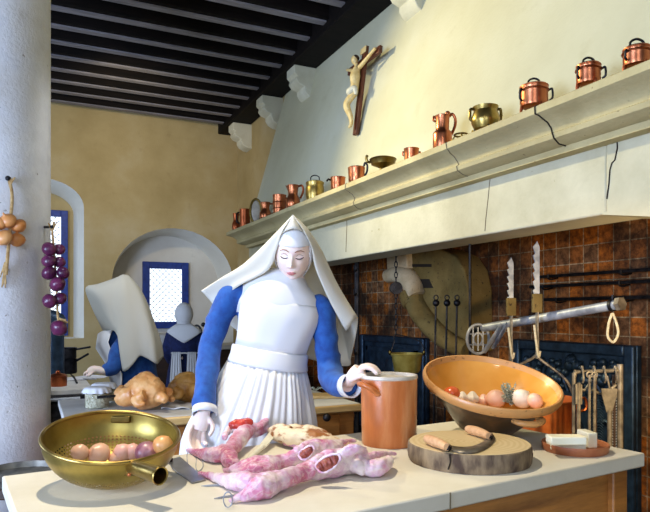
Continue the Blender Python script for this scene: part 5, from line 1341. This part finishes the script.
# back
def bC(b):
    blob(b, [(187, 450.5, .007, .006), (195, 452, .011, .011), (205, 454, .019, .019), (216, 455, .025, .025), (226, 453, .028, .024), (234, 446, .032, .026), (240, 438, .040, .030), (247, 431, .046, .027), (254, 427, .046, .02)])
    blob(b, [(222, 450, .028, .022), (228, 456, .026, .026), (231, 462, .022, .022), (236, 464, .015, .014), (240, 463.5, .010, .008)])
    blob(b, [(250, 430, .044, .018), (258, 427, .05, .018), (265, 421, .056, .015), (269, 415, .064, .010), (272, 410, .072, .005)], flat=.7)
    blob(b, [(252, 434, .03, .018), (261, 432, .03, .013), (266, 428, .034, .010), (264, 420, .05, .010)])
    blob(b, [(240, 430, .05, .020), (232, 428, .052, .016), (227, 432, .044, .012), (224, 438, .034, .010)])
rC = carcass('rearmost skinned rabbit against the apron, with bright red liver showing', bC, TT(232, 450, 0))
b = MB(); q = TT(241, 424, .070); b.sphere(q, (.042, .026, .020), seg=20, rings=12); b.sphere(q+Rv*.022+Uv*.006, (.022, .02, .016), seg=14, rings=8); b.sphere(q-Rv*.024-Uv*.004, (.022, .02, .014), seg=14, rings=8); part('liver', organic(b, .003, 1, .003, 70), M['liver'], rC, angle=180)
# wire hoops and skewers by the hind leg
root = thing('wire_loop', 'thin bent wire loop standing by the rear rabbit hind leg', 'wire', TT(194, 466, 0))
b = MB(); b.tube(cr([TT(188, 466, .002), TT(187, 455, .0), TT(190, 450, .01), TT(196, 456, .0), TT(196, 468, .0), TT(199, 471, .002), TT(203, 466, .002), TT(202, 456, .004)], 6), .0014, 6); part('loop', b, M['steel'], root)
for x0, y0, x1, y1, lab in ((201, 486, 228, 484.5, 'thin iron skewer lying under the nearest rabbit, upper of two'), (214, 498.5, 240, 494.5, 'thin iron skewer poking left from the nearest rabbit, lower of two')):
    b = MB(); p, q = TT(x0, y0, .003), TT(x1, y1, .003); b.ctube([tuple(p)+(.0008,), tuple(p*.7+q*.3)+(.0028,), tuple(q)+(.003,)], 4, 8); solo('skewer', b, M['steel'], lab, 'skewer', group='skewers by the rabbits')
# cut of meat
root = thing('meat_slab', 'long cream and brown cut of meat at the back of the front table before the apron', 'meat', TT(305, 442, 0))
b = MB(); b.ctube([tuple(TT(272, 432, .03))+(.02,), tuple(TT(284, 436, .034))+(.036,), tuple(TT(300, 438, .036))+(.042,), tuple(TT(318, 440, .034))+(.040,), tuple(TT(332, 442, .026))+(.028,), tuple(TT(342, 444, .014))+(.014,), tuple(TT(352, 445, .008))+(.006,)], 5, 18, flat=.78)
b.ctube([tuple(TT(290, 430, .03))+(.03,), tuple(TT(312, 433, .034))+(.034,), tuple(TT(330, 438, .02))+(.02,)], 5, 16, flat=.8)
b.ctube([tuple(TT(268, 430, .04))+(.008,), tuple(TT(277, 429, .05))+(.018,), tuple(TT(290, 431, .05))+(.02,)], 5, 12)
part('flesh', settle(organic(b, .004, 4, .004, 34)), M['roast'], root, angle=180)
b = MB(); b.ctube([tuple(TT(284, 443, .018))+(.008,), tuple(TT(304, 446, .016))+(.010,), tuple(TT(322, 446.5, .014))+(.008,)], 5, 10); part('raw_edge', settle(organic(b, .003, 2, .002, 60)), M['flesh'], root, angle=180)
# table knife leaning on the rear rabbit
root = thing('kitchen_knife', 'knife with pale handle leaning between the rear rabbit and the cut of meat', 'knife', TT(258, 452, 0))
p, q = TT(262, 447, .018), TT(277, 428, .040); ax = (q-p).normalized(); sx = ax.cross(Vector((-Fv*.6+Uv*.8))).normalized(); nn = sx.cross(ax)
b = MB(); b.prism([p-sx*.012, p+sx*.012, q+sx*.022, q+ax*.012+sx*.004, q-sx*.014], nn*.003); part('blade', b, M['white_handle'], root, bevel=.001)
b = MB(); s0_ = TT(247, 461, .008); b.ctube([tuple(s0_)+(.008,), tuple((s0_+p)/2)+(.010,), tuple(p+ax*.01)+(.010,)], 4, 12, flat=.7); part('handle', b, M['white_handle'], root)

# ================================================================== CROCK
fr = onT(389, 449.5); rk = 28.2*2.25/FP
c = back(fr, rk*.985); kC = depth(c)/FP; rk = 28*kC; hC = H+(312-373.5)*(depth(c)-rk*.6)/FP-ZT
hC = .247
root = thing('stoneware_crock', 'tall orange glazed stoneware crock with pale rim under the nun hand', 'crock', c)
b = MB(); b.lathe([(0, 0), (rk*.95, 0), (rk*.975, .006), (rk*.985, hC*.4), (rk*1.0, hC*.8), (rk*.99, hC*.945), (rk*.96, hC*.95), (rk*.9, hC*.94), (rk*.9, .02), (0, .015)], 56, Mat(c)); part('body', b, M['crock'], root)
b = MB(); b.lathe([(rk*.985, hC*.94), (rk*1.02, hC*.955), (rk*1.02, hC*.985), (rk*.99, hC), (rk*.93, hC*.995), (rk*.90, hC*.93)], 56, Mat(c)); part('rim', b, M['crock_rim'], root)
b = MB(); b.lathe([(0, hC*.955), (rk*.86, hC*.955), (rk*.91, hC*.945), (rk*.91, hC*.925), (0, hC*.925)], 48, Mat(c)); part('inner_lid', b, M['crock_rim'], root)
b = MB(); la = onT(372, 449)
def cs(ang, z, out=0): return c+(Rv*math.cos(ang)+Fv*math.sin(ang))*(rk+out)+Uv*z
a0 = -2.42
b.ctube([tuple(cs(a0-.30, hC*.85, -.004))+(.013,), tuple(cs(a0-.24, hC*.885, .020))+(.012,), tuple(cs(a0, hC*.89, .030))+(.012,), tuple(cs(a0+.22, hC*.84, .022))+(.012,), tuple(cs(a0+.34, hC*.76, -.003))+(.014,)], 6, 12, flat=.8); part('lug_handle', b, M['crock'], root)

# ================================================================== BIG EARTHENWARE BASIN
RB = .259; HB = .195
bc = W(492, 385, 2.36); Mb = tiltmat(bc, math.radians(17), math.radians(5))
pro = [(0, -HB), (RB*.36, -HB+.002), (RB*.43, -HB*.96), (RB*.58, -HB*.72), (RB*.76, -HB*.42), (RB*.90, -HB*.17), (RB*.94, -.03)]
rim = [(RB*.935, -.034), (RB*.975, -.034), (RB*1.0, -.022), (RB*1.005, -.008), (RB*.99, .0), (RB*.965, .0), (RB*.945, -.01), (RB*.925, -.02)]
inn = [(RB*.93, -.018), (RB*.87, -.16*HB-.012), (RB*.72, -HB*.44), (RB*.55, -HB*.7), (RB*.36, -HB*.88), (0, -HB*.92)]
low = min((Mb @ Vector((r*math.cos(i*.1), r*math.sin(i*.1), z))).z for r, z in pro for i in range(63)); sh = Uv*(ZT+.001-low); print('basin shift', sh.z)
Mb = Matrix.Translation(sh) @ Mb; bc = bc+sh
root = thing('earthenware_basin', 'huge tilted earthenware basin with glossy yellow-orange inside and brown outside', 'basin', Vector((bc.x, bc.y, ZT)))
b = MB(); b.lathe(pro, 72, Mb); part('outer_wall', b, M['basin_out'], root, angle=60)
b = MB(); b.lathe(rim, 72, Mb, noisy=.003); part('rim', b, M['basin_rim'], root, angle=60)
b = MB(); b.lathe(inn, 72, Mb); part('glazed_inside', b, M['basin_in'], root, angle=60)
# lug handle on the front of the basin
def bs(ang, f, out=0):  # on outer wall: f 0 rim .. 1 base
    r = RB*(.94-.30*f); return Mb @ Vector(((r+out)*math.cos(ang), (r+out)*math.sin(ang), -.03-HB*.6*f))
fa = -1.20
b = MB(); b.ctube([tuple(bs(fa-.24, .24, -.004))+(.012,), tuple(bs(fa-.18, .2, .022))+(.013,), tuple(bs(fa, .2, .034))+(.014,), tuple(bs(fa+.18, .2, .022))+(.013,), tuple(bs(fa+.24, .24, -.004))+(.012,)], 6, 12, flat=.8); part('lug_handle', b, M['basin_rim'], root)
# vegetables lying in the basin
Mbi = Mb.inverted()
def inbasin(px, py, r):
    best = None
    for i in range(300):
        dd = 1.9+i*.003; q = Mbi @ W(px, py, dd); rad = math.hypot(q.x, q.y)
        if q.z > .03: continue
        # inner profile radius at this height, pulled in by r
        zz = q.z
        P_ = inn[::-1]
        rr_ = None
        for (r0, z0), (r1, z1) in zip(P_, P_[1:]):
            if z0 <= zz <= z1: rr_ = r0+(r1-r0)*(zz-z0)/(z1-z0)
        if rr_ is None: continue
        if rad < rr_-r*1.22: best = dd
    return W(px, py, best or 2.3), best or 2.3
def veg(name, px, py, rpx, m, label, cat, kind='onion', ax=(0, 0, 1)):
    r = rpx*2.3/FP; o, dd = inbasin(px, py, r); b = MB()
    if kind == 'onion': onion(b, Vector((0, 0, 0)), r, ax); b.v = [v+o for v in b.v]
    elif kind == 'ball': b.sphere(o, (r, r, r*.85), seg=20, rings=14)
    elif kind == 'garlic':
        def fn(d, v): return v*(1+.10*math.cos(6*math.atan2(d.y, d.x))*math.sin(math.acos(max(-1, min(1, d.z)))))+Vector((0, 0, .35*r*max(0, d.z-.75)*4))
        b.sphere(o, (r, r, r*.8), seg=30, rings=16, fn=fn)
    return solo(name, b, M[m], label, cat, loc=o-Uv*r, group='vegetables in the basin')
veg('tomato', 452, 393, 8.5, 'tomato', 'red-orange tomato at the left in the basin', 'tomato', 'ball')
veg('garlic_bulb', 462.5, 397.5, 5.8, 'garlic', 'small garlic bulb right beside the tomato in the basin', 'garlic', 'garlic')
veg('garlic_bulb', 472.5, 398.5, 7.0, 'garlic', 'garlic bulb in the middle left of the basin', 'garlic', 'garlic')
veg('garlic_bulb', 483.5, 400.5, 6.2, 'onion_pale', 'pinkish garlic bulb left of the large pale onion in the basin', 'garlic', 'garlic')
veg('onion', 496, 399, 11, 'onion_pale', 'large pale onion left of the herb sprigs in the basin', 'onion', 'onion', (-.4, -.3, .8))
veg('onion', 522, 399, 11, 'garlic', 'cream onion right of the herb sprigs in the basin', 'onion', 'onion', (.5, -.2, .6))
veg('onion', 535, 401, 8.5, 'onion_pale', 'small pale onion rightmost in the basin', 'onion', 'onion', (.8, -.1, .4))
veg('shallot', 475, 405, 4, 'onion_red', 'dark little shallot at the front of the basin', 'shallot', 'onion', (1, 0, .2))
o, dd = inbasin(511, 402, .02); root = thing('herb_bunch', 'grey-green bunch of thyme standing among the onions in the basin', 'herb', o); b = MB(); rr = random.Random(5)
for i in range(34):
    tx = rr.uniform(-16, 12); ty = rr.uniform(-20, 2)
    q = W(511+tx*.65, 402+ty, dd-.03+rr.uniform(-.03, .03)); b.tube([o, o*.5+q*.5+Rv*rr.uniform(-.01, .01), q], .0014, 4)
    for k in range(7):
        c_ = o+(q-o)*(.3+.1*k); b.sphere(c_+Vector((rr.uniform(-.006, .006), rr.uniform(-.006, .006), rr.uniform(-.004, .004))), (.0048, .0048, .003), seg=5, rings=3)
part('sprigs', b, M['herb'], root)

# ================================================================== LOG BOARD AND MEZZALUNA
fr = onT(469, 474.5); RL = 60.5*1.94/FP; lc = back(fr, RL*.985); HLg = .058
kL = depth(lc)/FP; RL = 61*kL
root = thing('log_board', 'round chopping board cut from a log with grey bark edge', 'chopping board', lc)
b = MB(); b.lathe([(0, 0), (RL*.97, 0), (RL*.99, .008), (RL*1.0, HLg*.5), (RL*.985, HLg-.003), (RL*.97, HLg-.0005)], 72, Mat(lc), noisy=.012); part('bark', b, M['bark'], root)
b = MB(); b.lathe([(0, HLg), (RL*.96, HLg), (RL*.972, HLg-.002), (RL*.95, HLg-.012), (0, HLg-.012)], 72, Mat(lc), noisy=.0); part('cut_face', b, M['log_top'], root)
b = MB(); q = onZ(442, 458, ZT+HLg); dirv = (q-lc); dirv.z = 0; dirv.normalize(); s_ = lc+dirv*(RL*1.003)
b.tube(cr([s_+Uv*(HLg-.002), s_+Uv*.035+dirv*.003+Rv*.004, s_+Uv*.012+dirv*.002-Rv*.003], 4), .0022, 5); part('bark_crack', b, M['crack'], root)
zl = ZT+HLg
root = thing('mezzaluna', 'two-handled curved chopping knife lying on the log board', 'mezzaluna', onZ(470, 452, zl))
oz = lambda px, py, u: onZ(px, py, zl+u)
outer = cr([(446, 448.5), (458, 452.5), (474, 453), (487, 448), (495, 440), (492, 433)], 6)
innr = cr([(448, 445), (459, 447), (472, 446.5), (482, 442.5), (487, 437.5), (486, 433)], 6)
b = MB(); b.grid([[oz(x, y, .003) for x, y in outer], [oz(x, y, .006) for x, y in innr]]); part('blade', b, M['mezza'], root, solid=.003)
for pts in ([(447, 447, 7), (441, 444, 9), (433, 441, 10), (427, 438.5, 8)], [(489, 436, 7), (482, 433, 9), (474, 430.5, 10), (468, 429, 8)]):
    b = MB(); b.ctube([tuple(oz(x, y, .018))+(r*.00158,) for x, y, r in pts], 5, 16); b.sphere(oz(pts[-1][0], pts[-1][1], .018), .0115, seg=12, rings=8); part('handle', b, M['handle'], root)
    b = MB(); x, y, _ = pts[0]; b.tube([oz(x-1, y-.5, .018), oz(x+1.5, y+1, .012)], .012, 12); part('ferrule', b, M['iron'], root)

# ================================================================== SOAP DISH
fr = onT(575, 457); RS = 32*2.06/FP; sc_ = back(fr, RS*.98); RS = 32*depth(sc_)/FP
root = thing('wooden_dish', 'shallow round reddish dish at the right corner of the front table', 'dish', sc_)
b = MB(); b.lathe([(0, 0), (RS*.94, 0), (RS*.97, .005), (RS*1.0, .024), (RS*.99, .028), (RS*.93, .026), (RS*.9, .012), (0, .010)], 48, Mat(sc_)); part('dish', b, M['terracotta'], root)
sq = sc_+Uv*.0105
def soap(px, py, z, sx, sy, sz, rz, label):
    q = onZ(px, py, z); b = MB(); b.box((0, 0, 0), (sx, sy, sz), Matrix.Translation(Vector((q.x, q.y, z+sz/2))) @ Matrix.Rotation(-YAW+rz, 4, 'Z'))
    solo('soap_block', b, M['soap'], label, 'block', group='cream blocks on the dish', bevel=.004)
zt0 = ZT+.0115
soap(566, 448.5, zt0, .115, .06, .029, -.10, 'long cream block lying lowest on the reddish dish')
soap(566, 443.5, zt0+.0305, .115, .055, .026, -.02, 'cream block stacked on top of the long lower block')
soap(587, 446, zt0, .034, .075, .052, .12, 'upright end cream block at the right side of the dish')

# ================================================================== REAR TABLE FOOD
def onR(px, py, up=0): return onZ(px, py, ZR+up)
def bird(label, px, py, s, rz, m, seed, flip=1):
    o = onR(px, py); root = thing('roast_chicken', label, 'chicken', o, 'roast birds on the rear table')
    b = MB(); T_ = Matrix.Translation(o) @ Matrix.Rotation(-YAW+rz, 4, 'Z') @ Matrix.Scale(s, 4)
    f = lambda x, y, z, r: tuple(T_ @ Vector((x, y, z)))+(r*s,)
    # x: neck -> tail, up: breast
    b.ctube([f(-.10, 0, .07, .045), f(-.05, 0, .088, .078), f(0, 0, .095, .092), f(.05, 0, .088, .085), f(.10, 0, .075, .055), f(.125, 0, .07, .03)], 5, 20)
    b.ctube([f(-.07, 0, .14, .03), f(0, 0, .165, .036), f(.06, 0, .145, .028)], 4, 14)
    for q in (-1, 1):
        b.ctube([f(.02, .06*q, .085, .05), f(.06, .085*q, .075, .05), f(.09, .08*q, .09, .036), f(.115, .062*q, .105, .020), f(.13, .05*q, .112, .014), f(.138, .045*q, .115, .017)], 5, 14)
        b.ctube([f(-.08, .075*q, .095, .026), f(-.045, .10*q, .07, .024), f(-.075, .105*q, .05, .017), f(-.10, .09*q, .055, .011)], 5, 12)
    b.ctube([f(-.09, 0, .08, .035), f(-.13, 0, .07, .024), f(-.15, .005, .06, .016)], 4, 12)
    part('body', (lambda z: [setattr(v, 'z', max(v.z, ZR+.001)) for v in z.v] and z)(organic(b, .005*s, 5, .004, 30, seed)), M[m], root, angle=180)
    return root, o
r1, o1 = bird('plump golden roast chicken nearest on the rear table, pierced by a larding needle', 146, 410.5, .98, 2.55, 'chicken', 1)
bird('smaller plucked bird lying just behind the golden chicken on the rear table', 137, 404, .70, 2.9, 'chicken', 5)
bird('darker brown roast chicken beside the nun sleeve on the rear table', 187, 403, .86, .25, 'chicken_dark', 9)
b = MB(); p = W(97, 397.5, depth(o1)-.10); q = W(135, 394, depth(o1)-.02); b.ctube([tuple(p)+(.0075,), tuple(p*.6+q*.4)+(.0055,), tuple(q)+(.0035,)], 4, 8); part('larding_needle', b, M['iron'], r1)
def jar(px, py, label, k=1.0):
    o = onR(px, py); r = 11.5*depth(o)/FP*k; h = .098*k; root = thing('preserve_jar', label, 'jar', o, 'cloth-covered jars on the rear table')
    b = MB(); b.lathe([(0, 0), (r*.94, 0), (r, .006), (r, h*.8), (r*.9, h*.92), (r*.88, h)], 32, Mat(o)); part('glass', b, M['glass'], root)
    b = MB(); b.lathe([(0, .004), (r*.92, .004), (r*.955, .010), (r*.955, h*.74), (0, h*.78)], 28, Mat(o)); part('contents', b, M['grain'], root)
    b = MB(); rows = []
    for t in range(9):
        tt = t/8; rows.append([o+Vector((1, 0, 0))*0+(Rv*math.cos(2*PI*i/64)+Fv*math.sin(2*PI*i/64))*((r*1.0*min(1, tt*1.7)+(.012*max(0, tt-.58)*2.4))*(1+.07*max(0, tt-.5)*2*math.sin(i*64/64*2*PI/64*13)))+Uv*(h+.006-max(0, tt-.55)*.058+.004*(1-tt)+.003*math.sin(i*.9)*max(0, tt-.6)*2) for i in range(64)])
    b.grid(rows, closed=True); part('cloth_cover', b, M['white'], root, solid=.0015)
    b = MB(); b.tube([o+(Rv*math.cos(t/32*2*PI)+Fv*math.sin(t/32*2*PI))*(r*1.03)+Uv*(h*.9) for t in range(32)], .002, 5, closed=True); part('string', b, M['straw'], root)
jar(97, 407.5, 'glass jar with white cloth cover nearest on the rear table')
jar(104, 401.5, 'second cloth-covered jar half hidden behind the nearest jar', .95)
p = onR(168, 408); rows = []
for j in range(11): rows.append([p+Rv*(-.02+.018*i)+Fv*(-.06+.018*j)+Uv*(.003+.0045*(1+math.sin(i*1.3+j*.7))) for i in range(9)])
b = MB(); b.grid(rows); solo('napkin', b, M['paper'], 'crumpled white cloth between the two roast chickens on the rear table', 'napkin', solid=.0015)
p = onR(327, 397); root = thing('chopping_board', 'thin pale board on the rear table right of the front nun apron', 'board', p)
b = MB(); b.box((0, 0, .008), (.24, .15, .016), Mat(p, rz=-.3)); part('board', b, M['paledge'], root, bevel=.004)
p = onR(316, 394)+Uv*.018; b = MB()
for i in range(5): a = i*1.1; b.tube(cr([p+Uv*.003, p+Rv*.03*math.cos(a)+Fv*.03*math.sin(a)+Uv*.02, p+Rv*.06*math.cos(a)+Fv*.05*math.sin(a)+Uv*.006], 4), .003, 5)
solo('herb_sprig', b, M['herb'], 'dark sprig lying on the thin pale board behind the nun elbow', 'herb', kind=None)
# ================================================================== CAMERA, LIGHT
cam = bpy.data.cameras.new('camera'); co = bpy.data.objects.new('camera', cam); C.objects.link(co)
cam.sensor_width = 36; cam.sensor_fit = 'HORIZONTAL'; cam.lens = FP/650*36; cam.shift_y = (312-256)/650; cam.clip_start = .02
co.location = EYE; co.rotation_euler = (PI/2, 0, -YAW)
bpy.context.scene.camera = co
def aim(o, tgt): o.rotation_euler = (Vector(tgt)-Vector(o.location)).to_track_quat('-Z', 'Y').to_euler()
def spot(name, loc, tgt, power, col, size=60, blend=.5, rad=.08):
    l = bpy.data.lights.new(name, 'SPOT'); l.energy = power; l.color = col; l.spot_size = math.radians(size); l.spot_blend = blend; l.shadow_soft_size = rad
    o = bpy.data.objects.new(name, l); C.objects.link(o); o.location = loc; aim(o, tgt); return o
def area(name, loc, tgt, power, col, sx, sy):
    l = bpy.data.lights.new(name, 'AREA'); l.energy = power; l.color = col; l.shape = 'RECTANGLE'; l.size = sx; l.size_y = sy
    o = bpy.data.objects.new(name, l); C.objects.link(o); o.location = loc; aim(o, tgt); return o
cool = (.70, .82, 1.0); warm = (1.0, .80, .48); neut = (1.0, .93, .82)
# daylight from unseen left-wall windows, plus an added fill behind the viewer
area('window_daylight', (-3.3, .8, 1.5), (-.2, 3.6, .8), 290, (.54, .69, 1.0), 2.0, 1.8)
area('window_daylight_far', (-3.6, 5.2, 1.9), (.8, 4.8, .9), 85, (.62, .78, 1.0), 1.8, 1.8)
area('fill_behind', (-1.2, -2.2, 2.0), (.5, 3.6, 1.0), 62, (.66, .80, 1.0), 1.6, 2.0)  # added cool fill with no known source, brightens column and figures
# ceiling and hearth spots of the room, plus added fill spots
spot('spot_table', (.10, 2.30, 3.7), (.85, 1.75, .86), 300, (1.0, .88, .65), 62, .6, .035)
spot('spot_hood', (-.2, 5.4, 3.55), (2.3, 2.3, 2.4), 640, (1.0, .88, .52), 72, 1.0, .05)
spot('spot_backwall', (.6, 6.0, 3.4), (1.4, 8.4, 3.0), 70, (1.0, .80, .44), 110, 1, .1)
spot('fill_range', (.35, 2.9, 3.65), (.7, 4.6, 1.1), 190, (.92, .95, 1.0), 42, .8, .05)  # added fill lamp to whiten the veil of the nun at the range
spot('fill_front', (-.6, -.8, 3.2), (.9, 2.2, 1.2), 50, neut, 60, .8, .06)  # added fill lamp for the front nun's face
spot('spot_hearth', (1.75, .85, 1.25), (3.3, 2.5, 1.1), 95, (1.0, .72, .34), 75, .5, .03)
spot('spot_hearth_left', (.9, 2.6, 2.6), (3.3, 4.6, 1.1), 40, (.85, .90, 1.0), 50, .6, .05)
w = bpy.data.worlds.new('room_ambient'); bpy.context.scene.world = w; w.use_nodes = True
w.node_tree.nodes['Background'].inputs[0].default_value = (.72, .82, 1, 1); w.node_tree.nodes['Background'].inputs[1].default_value = .16
vs = bpy.context.scene.view_settings; vs.view_transform = 'Standard'; vs.look = 'None'; vs.exposure = .10; vs.gamma = 1; vs.use_curve_mapping = False
